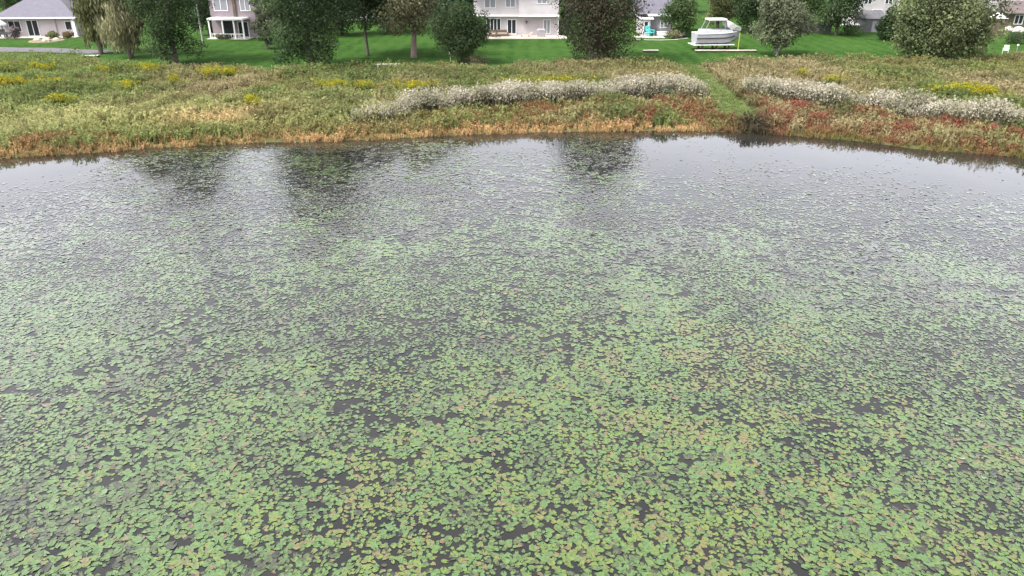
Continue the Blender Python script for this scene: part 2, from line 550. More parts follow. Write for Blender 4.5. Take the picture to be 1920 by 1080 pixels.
pads = np_mesh('lily_pads', np.concatenate(VV), np.concatenate(FF), M['pads'], fac=np.concatenate(CC))
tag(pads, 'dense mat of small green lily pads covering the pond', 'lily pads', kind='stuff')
pad_me = []
for k, (TV, TF) in enumerate(pad_T):
    me = bpy.data.meshes.new('lily_pad')
    me.from_pydata([tuple(v) for v in TV], [], [tuple(int(i) for i in f) for f in TF])
    me.materials.append(M['pad'])
    pad_me.append(me)
for i in np.where(single)[0]:
    o = bpy.data.objects.new('lily_pad', pad_me[var[i]])
    o.location = (gx[i], gy[i], zz[i] + 0.005)
    o.rotation_euler = (ty[i], -tx[i], rot[i])
    o.scale = (rad[i],) * 3
    col.objects.link(o)
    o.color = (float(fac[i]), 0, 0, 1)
    f_ = fac[i]
    look = 'dark olive' if f_ < 0.16 else 'dull grey green' if f_ < 0.34 else 'fresh green' if f_ < 0.66 else 'yellowish green' if f_ < 0.9 else 'brown ageing'
    size = 'large ' if rad[i] > 0.085 else 'small ' if rad[i] < 0.06 else 'medium sized '
    k_ = min(7, int(ipx[i] / 240))
    where = ('at the bottom left corner', 'left of the bottom left quarter point', 'just right of the bottom left quarter point', 'just left of the bottom centre',
             'just right of the bottom centre', 'just left of the bottom right quarter point', 'right of the bottom right quarter point', 'at the bottom right corner')[k_]
    tag(o, size + look + ' lily pad ' + where, 'lily pad', 'nearest lily pads along the bottom edge')

# ------------------------------------------------------------------ meadow vegetation
def tuft(seed, n, h, spread, wid, lean=0.5, flower=0, fl_h=(0.85, 1.0), fl_size=0.06, fl_spread=0.2):
    """one clump of blades; returns verts, tris, is_flower (0..1 per vertex)"""
    r = np.random.default_rng(seed)
    V, F, K = [], [], []
    for _ in range(n):
        a = r.uniform(0, 2 * np.pi); d = r.uniform(0, spread)
        bx, by = d * np.cos(a), d * np.sin(a)
        b_ = r.uniform(0, 2 * np.pi)
        hh = h * r.uniform(0.5, 1.0)
        ln = lean * hh * r.uniform(0.1, 1.0)
        ww = wid * r.uniform(0.6, 1.3)
        px_, py_ = -np.sin(b_) * ww, np.cos(b_) * ww
        i = len(V)
        mx_, my_ = bx + ln * 0.35 * np.cos(b_), by + ln * 0.35 * np.sin(b_)
        V += [(bx - px_ * .6, by - py_ * .6, 0), (bx + px_ * .6, by + py_ * .6, 0), (mx_ + px_, my_ + py_, hh * .6), (mx_ - px_, my_ - py_, hh * .6),
              (bx + ln * np.cos(b_), by + ln * np.sin(b_), hh)]
        F += [(i, i + 1, i + 2), (i, i + 2, i + 3), (i + 3, i + 2, i + 4)]
        K += [0] * 5
    for _ in range(flower):
        a = r.uniform(0, 2 * np.pi); d = fl_spread * np.sqrt(r.uniform(0, 1))
        c = np.array([d * np.cos(a), d * np.sin(a), h * r.uniform(*fl_h)])
        e1 = r.normal(size=3); e1 /= np.linalg.norm(e1)
        e2 = np.cross(e1, r.normal(size=3)); e2 /= np.linalg.norm(e2)
        i = len(V)
        z = fl_size * r.uniform(0.6, 1.4)
        V += [tuple(c + e1 * z), tuple(c - e1 * z * .5 + e2 * z * .8), tuple(c - e1 * z * .5 - e2 * z * .8)]
        F += [(i, i + 1, i + 2)]
        K += [1] * 3
    return np.array(V, float), np.array(F), np.array(K, float)


def scatter(name, x, y, scale, base, flower, temps, label, jitter=0.14, parent=None, cat='wild plants', hscale=None):
    x, y = np.asarray(x), np.asarray(y)
    n = len(x)
    base = np.broadcast_to(np.asarray(base, float), (n, 3)); flower = np.broadcast_to(np.asarray(flower, float), (n, 3))
    z = ground_z(x, y) - 0.02
    rot = rng.uniform(0, 2 * np.pi, n)
    var = rng.integers(0, len(temps), n)
    br = np.exp(rng.normal(0, jitter, n))[:, None]
    hue = rng.normal(0, 0.06, n)[:, None] * np.array([1.0, 0.0, 0.4])
    hs_ = np.ones(n) if hscale is None else hscale
    VV, FF, CC, off = [], [], [], 0
    for k, (TV, TF, TK) in enumerate(temps):
        i = np.where(var == k)[0]
        c, s = np.cos(rot[i])[:, None], np.sin(rot[i])[:, None]
        sc = scale[i][:, None]
        V = np.stack([(TV[None, :, 0] * c - TV[None, :, 1] * s) * sc + x[i][:, None], (TV[None, :, 0] * s + TV[None, :, 1] * c) * sc + y[i][:, None],
                      TV[None, :, 2] * sc * hs_[i][:, None] + z[i][:, None]], -1).reshape(-1, 3)
        F = (TF[None] + (np.arange(len(i)) * len(TV))[:, None, None]).reshape(-1, 3) + off
        cb = (base[i] * br[i] * (1 + hue[i]))[:, None, :]
        cf = (flower[i] * (0.5 + 0.5 * br[i]))[:, None, :]
        K = TK[None, :, None]
        C = (cb * (1 - K) + cf * K)
        C = C * rng.uniform(0.9, 1.1, (C.shape[0], C.shape[1], 1))
        VV.append(V); FF.append(F); CC.append(C.reshape(-1, 3)); off += len(V)
    o = np_mesh(name, np.concatenate(VV), np.concatenate(FF), M['herb'], tint=np.clip(np.concatenate(CC), 0.005, 0.85), parent=parent)
    return tag(o, label, cat, kind='stuff')


def field(x0, x1, y0, y1, dens):
    n = int((x1 - x0) * (y1 - y0) * dens)
    return rng.uniform(x0, x1, n), rng.uniform(y0, y1, n)


def mixc(a, b_, t):
    t = np.clip(t, 0, 1)[:, None]
    return np.asarray(a) * (1 - t) + np.asarray(b_) * t


WB = curve([(600, 252), (680, 240), (760, 230), (830, 219), (930, 209), (1050, 202), (1150, 196), (1250, 191), (1336, 200)], 0.3, [])
WB2 = curve([(1392, 186), (1450, 200), (1500, 206), (1600, 216), (1700, 229), (1800, 240), (1920, 254), (2100, 275)], 0.3, [])

# general meadow grass and herbs
x, y = field(-95, 95, 20, 118, 6.0)
s = y - shore(x)
t = s / np.maximum(lawn_edge(x) - shore(x), 1)
pd = path_dist(x, y)
ok = (s > 0.6) & (y < lawn_edge(x) + 0.6 * np.sin(x * 1.3) + 0.3) & (pd > 1.7 + 0.5 * np.sin(y * 1.7)) & (np.abs(x) < 0.76 * y + 6)
x, y, s, t = x[ok], y[ok], s[ok], t[ok]
upx, upy, _ = project(x, y, 0.5)
left = np.clip((900 - upx) / 900, 0, 1)
n1 = vnoise(x, y * 0.6, 3.0, 21); n2 = vnoise(x, y * 0.5, 8.0, 22); n3 = vnoise(x, y * 0.8, 1.5, 23)
olive, green, tan_ = (0.160, 0.158, 0.060), (0.148, 0.190, 0.062), (0.235, 0.20, 0.105)
c = mixc(olive, green, (n1 - 0.45) * 2.2 + 1.0 * left)
c = mixc(c, tan_, (n2 - 0.45) * 2.0 + 0.5 * (1 - left) * (t > 0.5) - 0.4 * left)
pale = np.exp(-((t - 0.26) / 0.16) ** 2) * np.clip(1.3 - np.abs(upx - 330) / 520, 0, 1)
c = mixc(c, (0.34, 0.33, 0.14), pale * (0.35 + 0.8 * n1))
c = mixc(c, (0.42, 0.29, 0.15), np.exp(-((upx - 420) / 110) ** 2 - ((t - 0.2) / 0.1) ** 2) * 0.8)
dark = np.clip((n1 - 0.62) * 4, 0, 1)
c = mixc(c, (0.055, 0.066, 0.022), dark * 0.6)
tm = [tuft(i, 5, 0.72, 0.26, 0.05, 0.8, flower=9, fl_h=(0.45, 1.0), fl_size=0.085, fl_spread=0.34) for i in range(6)]
scatter('meadow_grass', x, y, rng.uniform(0.6, 1.25, len(x)) * (0.45 + 0.6 * n1 + 0.65 * n3), c, c * 1.15, tm, 'tall olive and straw coloured meadow grass behind the pond edge', cat='meadow')

# seed heads and small pale flowers through the meadow
x2, y2 = field(-100, 100, 30, 118, 1.3)
s2 = y2 - shore(x2)
ok = (s2 > 6) & (y2 < lawn_edge(x2) - 0.3) & (path_dist(x2, y2) > 1.9) & (vnoise(x2, y2 * .6, 4.0, 30) > 0.5) & (np.abs(x2) < 0.82 * y2 + 8)
x2, y2 = x2[ok], y2[ok]
tm = [tuft(40 + i, 4, 0.9, 0.12, 0.035, 0.4, flower=9, fl_h=(0.75, 1.1), fl_size=0.07, fl_spread=0.22) for i in range(4)]
scatter('seed_heads', x2, y2, rng.uniform(0.7, 1.15, len(x2)), (0.10, 0.095, 0.036), mixc((0.25, 0.21, 0.12), (0.15, 0.105, 0.06), vnoise(x2, y2, 5, 31)), tm,
        'tan seed heads standing among the meadow grass', cat='meadow')

# goldenrod patches
patches = [(425, 150, 26, 5), (280, 142, 22, 5), (20, 168, 34, 5), (100, 172, 28, 5), (10, 140, 30, 4), (75, 140, 22, 4), (200, 145, 18, 3), (240, 178, 20, 4),
           (330, 165, 15, 4), (480, 208, 18, 4), (625, 176, 30, 5), (690, 176, 22, 4), (770, 178, 30, 6), (1040, 168, 68, 4),
           (1760, 186, 24, 5), (1810, 182, 30, 6), (1850, 190, 26, 5), (395, 150, 14, 4), (1500, 150, 12, 3), (1560, 165, 14, 3), (120, 205, 20, 4)]
gxs, gys, gcol = [], [], []
for (cx, cy, wx, wy) in patches:
    k = int(14 * wx * wy / 30)
    for _ in range(k):
        a, b_, _z = P(cx + random.gauss(0, wx * 0.55), cy + random.gauss(0, wy * 0.5))
        gxs.append(a); gys.append(b_)
        gcol.append((0.31, 0.27, 0.02) if random.random() < 0.6 else (0.20, 0.22, 0.035))
tm = [tuft(60 + i, 6, 1.05, 0.2, 0.05, 0.35, flower=16, fl_h=(0.72, 1.08), fl_size=0.075, fl_spread=0.26) for i in range(5)]
scatter('goldenrod', gxs, gys, rng.uniform(0.7, 1.15, len(gxs)), (0.085, 0.115, 0.028), np.array(gcol), tm, 'patches of yellow goldenrod in flower in the meadow', jitter=0.15, cat='wildflowers')

# tall white-flowered band
def band(C, x0, x1, depth, dens, seed):
    n = int((x1 - x0) * depth * dens)
    bx = rng.uniform(x0, x1, n)
    by = np.interp(bx, C[0], C[1]) + 1.6 * (vnoise(bx, bx * 0, 2.6, seed + 7) - 0.5) + rng.uniform(0, depth, n)
    k = vnoise(bx, by, 1.3, seed) > 0.13
    return bx[k], by[k]


a0 = WB[0][0], WB[0][-1]
bx1, by1 = band(WB, WB[0][0] + 2, WB[0][-1], 2.9, 9, 50)
bx2, by2 = band(WB2, WB2[0][0], WB2[0][-1], 3.0, 9, 51)
thin = rng.random(len(bx1)) < np.clip((bx1 - WB[0][0]) / 8, 0.25, 1)
bx, by = np.concatenate([bx1[thin], bx2]), np.concatenate([by1[thin], by2])
ok = path_dist(bx, by) > 2.1
bx, by = bx[ok], by[ok]
nn = vnoise(bx, by, 2.2, 52)
tm = [tuft(80 + i, 8, 1.75, 0.3, 0.06, 0.35, flower=46, fl_h=(0.5, 1.08), fl_size=0.08, fl_spread=0.5) for i in range(6)]
scatter('white_wildflowers', bx, by, rng.uniform(0.7, 1.05, len(bx)) * (0.62 + 0.72 * nn), mixc((0.095, 0.10, 0.055), (0.15, 0.14, 0.095), nn), mixc((0.42, 0.385, 0.305), (0.29, 0.275, 0.19), (vnoise(bx, by, 1.1, 53) - 0.35) * 2.5), tm,
        'tall hedge-like band of greyish white wildflowers above the shore', jitter=0.18, cat='wildflowers')

# red-brown smartweed between the white band and the water, orange grass at the waterline
x, y = field(-60, 75, 22, 66, 16)
s = y - shore(x)
upx, upy, _ = project(x, y, 0.3)
top = np.where(upx < 1365, np.interp(x, WB[0], WB[1]), np.interp(x, WB2[0], WB2[1])) - shore(x) + 0.6
top = np.where(upx < 640, 2.6 + 1.6 * vnoise(x, y, 3, 60), top)
ok = (s > -0.25 - 0.3 * vnoise(x, y, 0.8, 66)) & (s < top) & (path_dist(x, y) > 2.0 - 1.3 * (s < 3.5)) & (np.abs(x) < 0.82 * y + 8)
x, y, s, upx, top = x[ok], y[ok], s[ok], upx[ok], top[ok]
q = s / top
n1 = vnoise(x, y, 1.6, 61); n2 = vnoise(x, y, 4.5, 62)
redness = np.interp(upx, [0, 150, 300, 600, 900, 1150, 1330, 1400, 1450, 1950], [0.35, 0.55, 0.3, 0.2, 0.5, 0.7, 0.85, 0.5, 1.2, 1.2])
c = mixc((0.155, 0.125, 0.045), (0.185, 0.078, 0.048), redness * 1.15 + (n1 - 0.5) * 0.6)
c = mixc(c, (0.105, 0.108, 0.036), (n2 - 0.5) * 3 * np.maximum(1 - 0.8 * redness, 0.05))
orange = np.clip(1.15 - s / 2.0, 0, 1) * np.interp(upx, [0, 300, 600, 1300, 1350, 1950], [0.75, 0.9, 1, 1, 0.25, 0.25])
c = mixc(c, (0.43, 0.29, 0.14), orange * (0.35 + 1.0 * n1))
c = mixc(c, (0.115, 0.13, 0.036), ((upx > 1480) * np.clip(1 - s / 1.2, 0, 1)) * n1 * 1.1)
gap = np.exp(-((upx - 1415) / 42) ** 2) * np.clip(1.4 - s / 3, 0, 1)
c = mixc(c, (0.055, 0.05, 0.032), gap)
tm = [tuft(100 + i, 8, 0.62, 0.22, 0.05, 0.75, flower=8, fl_h=(0.55, 1.0), fl_size=0.06, fl_spread=0.25) for i in range(6)]
scatter('shore_plants', x, y, rng.uniform(0.6, 1.15, len(x)) * (0.5 + 1.0 * vnoise(x, y, 1.3, 67)) * (np.clip(0.65 + 0.12 * s, 0.6, 1.1) + 0.6 * gap), c, c * 1.15, tm, 'rust red and orange shoreline plants at the edge of the pond', cat='shore plants')

# short grass along the mown path and lawn rim
n = 2600
k = rng.integers(0, len(path_arr), n)
x = path_arr[k, 0] + rng.normal(0, 1.1, n); y = path_arr[k, 1] + rng.normal(0, 1.0, n)
tm = [tuft(130 + i, 7, 0.16, 0.22, 0.03, 0.9) for i in range(4)]
scatter('path_grass', x, y, rng.uniform(0.7, 1.2, n), mixc((0.075, 0.12, 0.03), (0.13, 0.14, 0.05), rng.random(n) * 1.2), 0.08, tm, 'short grass growing on the mown path to the water', cat='grass')

# ------------------------------------------------------------------ trees and shrubs
def leaf_quads(c, size, nrm_bias, r, elong=1.0, droop=False):
    n = len(c)
    nr = r.normal(size=(n, 3)) + nrm_bias
    nr /= np.linalg.norm(nr, axis=1)[:, None]
    if droop:
        u = np.tile(np.array([0, 0, -1.0]), (n, 1)) + r.normal(0, 0.18, (n, 3))
    else:
        u = np.cross(nr, r.normal(size=(n, 3)))
    u /= np.linalg.norm(u, axis=1)[:, None]
    v = np.cross(nr, u); v /= np.maximum(np.linalg.norm(v, axis=1)[:, None], 1e-6)
    s = (size * r.uniform(0.6, 1.4, n))[:, None]
    V = np.stack([c - u * s * elong, c + v * s * .62 - u * s * 0.1, c + u * s * elong, c - v * s * .62 + u * s * 0.1], 1).reshape(-1, 3)
    F = np.arange(4 * n).reshape(-1, 4)
    return V, F


def make_tree(name, loc, H, rx, label, color, color2=None, low=0.15, n=6000, shape='round', bark='bark', trunk_r=None, seed=0, cat='tree', group=None, leaf=0.14, lumps=26, limbs=5, ry=None, jitter=0.17):
    r = np.random.default_rng(1000 + seed)
    root = empty(name, loc, r.uniform(0, 6.28), label, cat, group)
    ry = ry or rx
    z0 = low * H
    L = H - z0
    # lumps
    cs, rs = [], []
    for i in range(lumps):
        t = (i + 0.5) / lumps
        if shape == 'round':
            prof = math.sqrt(max(0.05, 1 - (2 * t - 0.95) ** 2))
        elif shape == 'column':
            prof = min(1.0, 0.80 + 0.4 * t) if t < 0.72 else max(0.12, 1.09 - ((t - 0.72) / 0.28) ** 1.6)
        elif shape == 'cone':
            prof = 1.05 - 0.9 * t
        elif shape == 'vase':
            prof = 0.66 + 0.5 * math.sin(min(1, t * 1.05) * math.pi * 0.9)
        else:
            prof = 0.75 + 0.35 * math.sin(t * math.pi)
        a = i * 2.399 + r.uniform(-0.5, 0.5)
        d = prof * r.uniform(0.2, 0.88)
        lr = r.uniform(0.22, 0.50) * min(rx, ry) * (0.55 + 0.45 * prof)
        cs.append((d * rx * math.cos(a), d * ry * math.sin(a), z0 + lr * 0.5 + t * (L - lr * 1.2)))
        rs.append(lr)
    cs, rs = np.array(cs), np.array(rs)
    w_ = rs ** 2 / np.sum(rs ** 2)
    k = r.choice(lumps, n, p=w_)
    d = r.normal(size=(n, 3)); d /= np.linalg.norm(d, axis=1)[:, None]
    rad_ = rs[k] * np.clip(r.normal(0.88, 0.22, n), 0.1, 1.35)
    c = cs[k] + d * rad_[:, None] * np.array([1, 1, 0.85])
    c[:, 2] = np.maximum(c[:, 2], 0.15)
    base = np.array(color); b2 = np.array(color2 if color2 else color)
    mixf = np.clip(r.normal(0.5, 0.28, lumps), 0, 1)[k][:, None]
    tint = base * (1 - mixf) + b2 * mixf
    lump_br = np.exp(r.normal(0, 0.24, lumps))[k][:, None]
    tint = tint * lump_br * np.exp(r.normal(0, jitter, (n, 1)))
    if shape == 'weep':
        c[:, 2] -= np.minimum(r.exponential(0.8, n), np.maximum(c[:, 2] - 0.8 - 1.6 * (np.sin(c[:, 0] * 3.1 + c[:, 1] * 2.3) + 1), 0))
        c[:, 2] = np.maximum(c[:, 2], 0.9)
        V, F = leaf_quads(c, np.full(n, leaf), d, r, elong=2.6, droop=True)
    else:
        V, F = leaf_quads(c, np.full(n, leaf), d * 0.8 + np.array([0, 0, 0.5]), r)
    np_mesh('crown', V, F, M['leaf'], tint=np.clip(np.repeat(tint, 4, 0), 0.004, 0.6), parent=root)
    tr = trunk_r or 0.018 * H + 0.05
    bend = r.normal(0, 0.02 * H, (4, 2)); bend[0] = 0
    pts = [(bend[i][0], bend[i][1], -0.15 + i * H * 0.24) for i in range(4)]
    m_ = MB().tube([(pts[0][0], pts[0][1], -0.2), (0, 0, 0.25)] + pts[1:], [tr * 1.5, tr * 1.08, tr * 0.8, tr * 0.6, tr * 0.3], 8)
    m_.build('trunk', M[bark], root, smooth=True)
    for i in range(limbs):
        st = Vector(pts[1]).lerp(Vector(pts[2]), r.uniform(-0.2, 0.9))
        en = Vector(cs[r.integers(lumps // 3, lumps)])
        if en.z < st.z + 0.5: en.z = st.z + 1.0
        mid = st.lerp(en, 0.5) + Vector((0, 0, -0.15))
        MB().tube([st, mid, en], [tr * 0.45, tr * 0.3, tr * 0.1], 6).build('limb', M[bark], root, smooth=True)
    return root


DK = ((0.030, 0.055, 0.022), (0.060, 0.084, 0.037))
OL = ((0.130, 0.142, 0.058), (0.170, 0.174, 0.088))
BR = ((0.125, 0.124, 0.068), (0.168, 0.162, 0.092))
MG = ((0.055, 0.100, 0.032), (0.090, 0.130, 0.050))
GG = ((0.092, 0.112, 0.060), (0.130, 0.145, 0.088))
TEAL = ((0.046, 0.086, 0.046), (0.070, 0.112, 0.058))
trees = [
    # name, px, py, H, rx, label, colors, kwargs
    ('willow_tree', 190, 101, 12.5, 2.5, 'pale olive willow at the end of the grey drive, leftmost of the big trees', OL, dict(shape='weep', low=0.12, n=9000, leaf=0.11)),
    ('willow_tree', 246, 108, 14.5, 2.9, 'brownish drooping willow between the pale olive willow and the dark leafy tree', BR, dict(shape='weep', low=0.10, n=10000, leaf=0.11)),
    ('leafy_tree', 330, 120, 15.8, 4.2, 'tall dark leafy tree with foliage to the ground, right beside the drooping willows', DK, dict(shape='vase', low=0.02, n=22000, lumps=54, leaf=0.12)),
    ('birch_tree', 381, 80, 15.0, 2.6, 'slim birch with a white trunk left of the mauve house', MG, dict(shape='round', low=0.42, n=6000, bark='pale_bark', trunk_r=0.14)),
    ('slender_tree', 503, 92, 11.5, 2.0, 'slender light green tree against the right end of the mauve house', GG, dict(shape='column', low=0.05, n=7000)),
    ('broad_tree', 585, 128, 17.3, 5.2, 'tallest dark broad tree with its skirt of leaves touching the lawn edge', DK, dict(shape='vase', low=0.015, n=34000, lumps=70, ry=4.2, leaf=0.12)),
    ('shade_tree', 690, 104, 13.8, 4.2, 'open dark shade tree with a thin bare grey trunk', DK, dict(shape='round', low=0.22, n=13000, trunk_r=0.2, lumps=34)),
    ('shade_tree', 776, 108, 13.0, 4.6, 'brownish shade tree with a thick reddish brown trunk left of the round tree', BR, dict(shape='round', low=0.20, n=16000, bark='pink_bark', trunk_r=0.36, lumps=36)),
    ('round_tree', 868, 119, 6.8, 3.2, 'small dark round tree in front of the left corner of the white house', DK, dict(shape='round', low=0.13, n=15000, lumps=34, leaf=0.11)),
    ('bushy_tree', 843, 84, 13.0, 4.0, 'bluish green bushy tree rising behind the small round tree', TEAL, dict(shape='round', low=0.1, n=12000)),
    ('evergreen_tree', 1124, 116, 14.0, 4.5, 'big dark bushy evergreen standing alone right of the white house', ((0.024, 0.042, 0.019), (0.078, 0.060, 0.042)), dict(shape='vase', low=0.01, n=36000, lumps=70, leaf=0.11)),
    ('leafy_tree', 1275, 70, 6.0, 2.6, 'short green tree between the grey house and the boat', MG, dict(shape='round', low=0.08, n=7000)),
    ('leafy_tree', 1400, 62, 11.0, 4.0, 'dark leafy tree directly behind the boat canopy', DK, dict(shape='round', low=0.1, n=12000)),
    ('ash_tree', 1456, 105, 9.5, 3.7, 'grey green tree with a light trunk right of the boat', GG, dict(shape='round', low=0.10, n=13000, bark='pale_bark', trunk_r=0.14)),
    ('leafy_tree', 1567, 66, 10.5, 4.6, 'dark tree at the lawn back between the grey green tree and the olive bush', DK, dict(shape='round', low=0.12, n=14000)),
    ('overgrown_bush', 1752, 112, 8.6, 6.6, 'wide overgrown olive bush at the edge of the right lawn', ((0.056, 0.076, 0.034), (0.112, 0.124, 0.058)), dict(shape='vase', low=0.02, n=26000, lumps=60, ry=4.4)),
    ('leafy_tree', 1790, 60, 11.0, 4.2, 'yellow green tree behind the wide olive bush', ((0.14, 0.155, 0.035), (0.17, 0.165, 0.07)), dict(shape='round', low=0.08, n=11000)),
    ('leafy_tree', 22, 48, 12.0, 3.2, 'bright green tree behind the left roof slope of the bungalow', MG, dict(shape='round', low=0.2, n=7000)),
    ('leafy_tree', 1064, 62, 8.0, 1.9, 'green tree squeezed between the white house and the big evergreen', MG, dict(shape='round', low=0.1, n=6000)),
    ('leafy_tree', 393, 66, 10.0, 2.2, 'dark tree behind the white birch trunk', TEAL, dict(shape='column', low=0.04, n=8000)),
    ('leafy_tree', 640, 66, 11.0, 4.2, 'dark tree standing back between the tallest broad tree and the bare trunk', DK, dict(shape='round', low=0.02, n=12000)),
    ('leafy_tree', 735, 62, 11.0, 4.6, 'dark tree set back between the two shade trees', TEAL, dict(shape='round', low=0.02, n=12000)),
    ('leafy_tree', 1668, 76, 4.6, 2.2, 'dark tree at the left shoulder of the wide olive bush', DK, dict(shape='round', low=0.04, n=8000)),
    ('leafy_tree', 1345, 56, 10.0, 3.4, 'olive tree behind the boat, left of the dark leafy tree', OL, dict(shape='round', low=0.1, n=9000)),
    ('leafy_tree', 1495, 60, 9.0, 3.2, 'mid green tree set back behind the right side of the grey green tree', MG, dict(shape='round', low=0.08, n=9000)),
    ('leafy_tree', 545, 84, 9.0, 2.4, 'light green tree filling the gap left of the tallest broad tree', MG, dict(shape='round', low=0.05, n=8000)),
]
for i, (nm, px, py, H, rx, lab, cc, kw) in enumerate(trees):
    make_tree(nm, P(px, py), H, rx, lab, cc[0], cc[1], seed=i, **kw)

# trees beyond the houses, closing the view
back_spots = [(-95, 150, 13), (-83, 165, 15), (-66, 150, 12), (-54, 152, 13), (-46, 165, 14), (-36, 150, 12), (-27, 158, 14), (-18, 150, 12.5), (-8, 163, 14), (14, 160, 14), (25, 148, 11),
              (33, 158, 13), (43, 150, 12), (51, 160, 14), (62, 172, 13), (72, 150, 12), (84, 160, 14), (96, 152, 13), (107, 165, 14)]
back_cols = [DK, OL, MG, TEAL, GG]
back_labels = [
    'dark far tree beyond the left edge of the bungalow roof', 'olive far tree just behind the bungalow roof', 'mid green far tree behind the right end of the bungalow',
    'bluish green far tree behind the pale olive willow', 'grey green far tree behind the drooping brownish willow', 'dark far tree behind the mauve house roof',
    'olive far tree behind the right end of the mauve house', 'mid green far tree behind the tallest broad tree', 'bluish green far tree behind the shade tree with the brown trunk',
    'grey green far tree behind the big evergreen', 'dark far tree behind the grey house roof', 'olive far tree behind the boat', 'mid green far tree behind the dark tree at the boat canopy',
    'bluish green far tree behind the grey board fence', 'grey green far tree behind the dark shed', 'dark far tree behind the left half of the olive bush',
    'olive far tree behind the right half of the olive bush', 'mid green far tree behind the play set', 'bluish green far tree behind the brown house']
for i, (bx_, by_, H) in enumerate(back_spots):
    make_tree('background_tree', (bx_, by_, float(ground_z(bx_, by_))), H, 5.4 + 0.8 * math.sin(i * 2.1), back_labels[i], back_cols[i % 5][0], back_cols[i % 5][1],
              seed=100 + i, group='trees in the far row behind the houses', n=6500, low=0.03, leaf=0.24, lumps=28, limbs=2)


def make_shrub(px, py, h, r_, label, cc, seed, up=0.0, name='shrub', group=None, n=1400, y_extra=0.0):
    x, y, z = P(px, py)
    return make_tree(name, (x, y + y_extra, z), h, r_, label, cc[0], cc[1], low=0.05, n=n, leaf=0.09, lumps=12, limbs=2, trunk_r=0.04, seed=seed, cat='shrub', group=group)


make_shrub(32, 73, 1.9, 0.75, 'greyish purple rounded shrub beside the bungalow door', ((0.16, 0.13, 0.14), (0.2, 0.17, 0.17)), 200)
make_shrub(100, 71, 0.9, 1.1, 'low green shrub in the garden bed under the bungalow wall', OL, 201)
make_shrub(128, 71, 0.9, 0.9, 'low reddish shrub at the bungalow corner', ((0.18, 0.12, 0.07), (0.2, 0.15, 0.09)), 202)
make_shrub(1052, 64, 2.4, 0.8, 'grey green shrub at the right corner of the white house', GG, 203)
make_shrub(1264, 72, 1.2, 1.3, 'low brownish shrub beside the grey house patio', BR, 204)
make_shrub(1592, 66, 1.7, 1.9, 'rounded bright green shrub under the dark leafy tree', MG, 205)
make_shrub(1906, 82, 1.6, 1.9, 'dark green shrub at the far right edge of the lawn', DK, 206)
make_shrub(1842, 62, 1.6, 1.0, 'pale green shrub beside the wooden play set', GG, 207)
make_shrub(420, 73, 0.7, 1.0, 'low green shrub in front of the mauve house porch', GG, 208)
make_shrub(885, 121, 1.0, 1.6, 'low brownish shrub under the small dark round tree', BR, 209)
make_shrub(1232, 178, 1.1, 1.0, 'leafy green shrub breaking the white flower band', ((0.07, 0.10, 0.05), (0.09, 0.12, 0.06)), 210, y_extra=-4)

# ------------------------------------------------------------------ houses
def window(parent, x, z, w_, h_, y, glass='glass', mull=1, name='window'):
    """frame with a recessed pane on a wall facing -Y whose face lies at y"""
    t = 0.09
    f = MB()
    f.box(x - w_ / 2 - t, x - w_ / 2, y - 0.06, y + 0.05, z - t, z + h_ + t)
    f.box(x + w_ / 2, x + w_ / 2 + t, y - 0.06, y + 0.05, z - t, z + h_ + t)
    f.box(x - w_ / 2, x + w_ / 2, y - 0.058, y + 0.05, z + h_, z + h_ + t)
    f.box(x - w_ / 2, x + w_ / 2, y - 0.058, y + 0.05, z - t, z)
    for k in range(mull):
        xx = x - w_ / 2 + w_ * (k + 1) / (mull + 1)
        f.box(xx - 0.04, xx + 0.04, y - 0.055, y + 0.04, z, z + h_)
    o = f.build(name, M['trim'], parent)
    MB().box(x - w_ / 2, x + w_ / 2, y - 0.02, y + 0.03, z, z + h_).build('pane', M[glass], o)
    return o


def hip_roof(x0, x1, y0, y1, z, h, ov=0.5, inset=None):
    x0 -= ov; x1 += ov; y0 -= ov; y1 += ov
    d = (y1 - y0) / 2
    i = inset if inset is not None else d
    m_ = MB()
    m_.add([(x0, y0, z), (x1, y0, z), (x1, y1, z), (x0, y1, z), (x0 + i, y0 + d, z + h), (x1 - i, y0 + d, z + h)],
           [(0, 1, 5, 4), (1, 2, 5), (2, 3, 4, 5), (3, 0, 4), (3, 2, 1, 0)])
    return m_


def fascia(x0, x1, y0, y1, z, ov=0.5, t=0.2):
    m_ = MB()
    a, b_, c_, d_ = x0 - ov, x1 + ov, y0 - ov, y1 + ov
    m_.box(a - 0.03, b_ + 0.03, c_ - 0.03, c_ + 0.03, z - t, z + 0.02)
    m_.box(a - 0.03, b_ + 0.03, d_ - 0.03, d_ + 0.03, z - t, z + 0.02)
    m_.box(a - 0.028, a + 0.032, c_ + 0.03, d_ - 0.03, z - t, z + 0.02)
    m_.box(b_ - 0.032, b_ + 0.028, c_ + 0.03, d_ - 0.03, z - t, z + 0.02)
    return m_


def gable_roof(x0, x1, y0, y1, z, h, ov=0.45):
    return hip_roof(x0, x1, y0, y1, z, h, ov, 0.0)


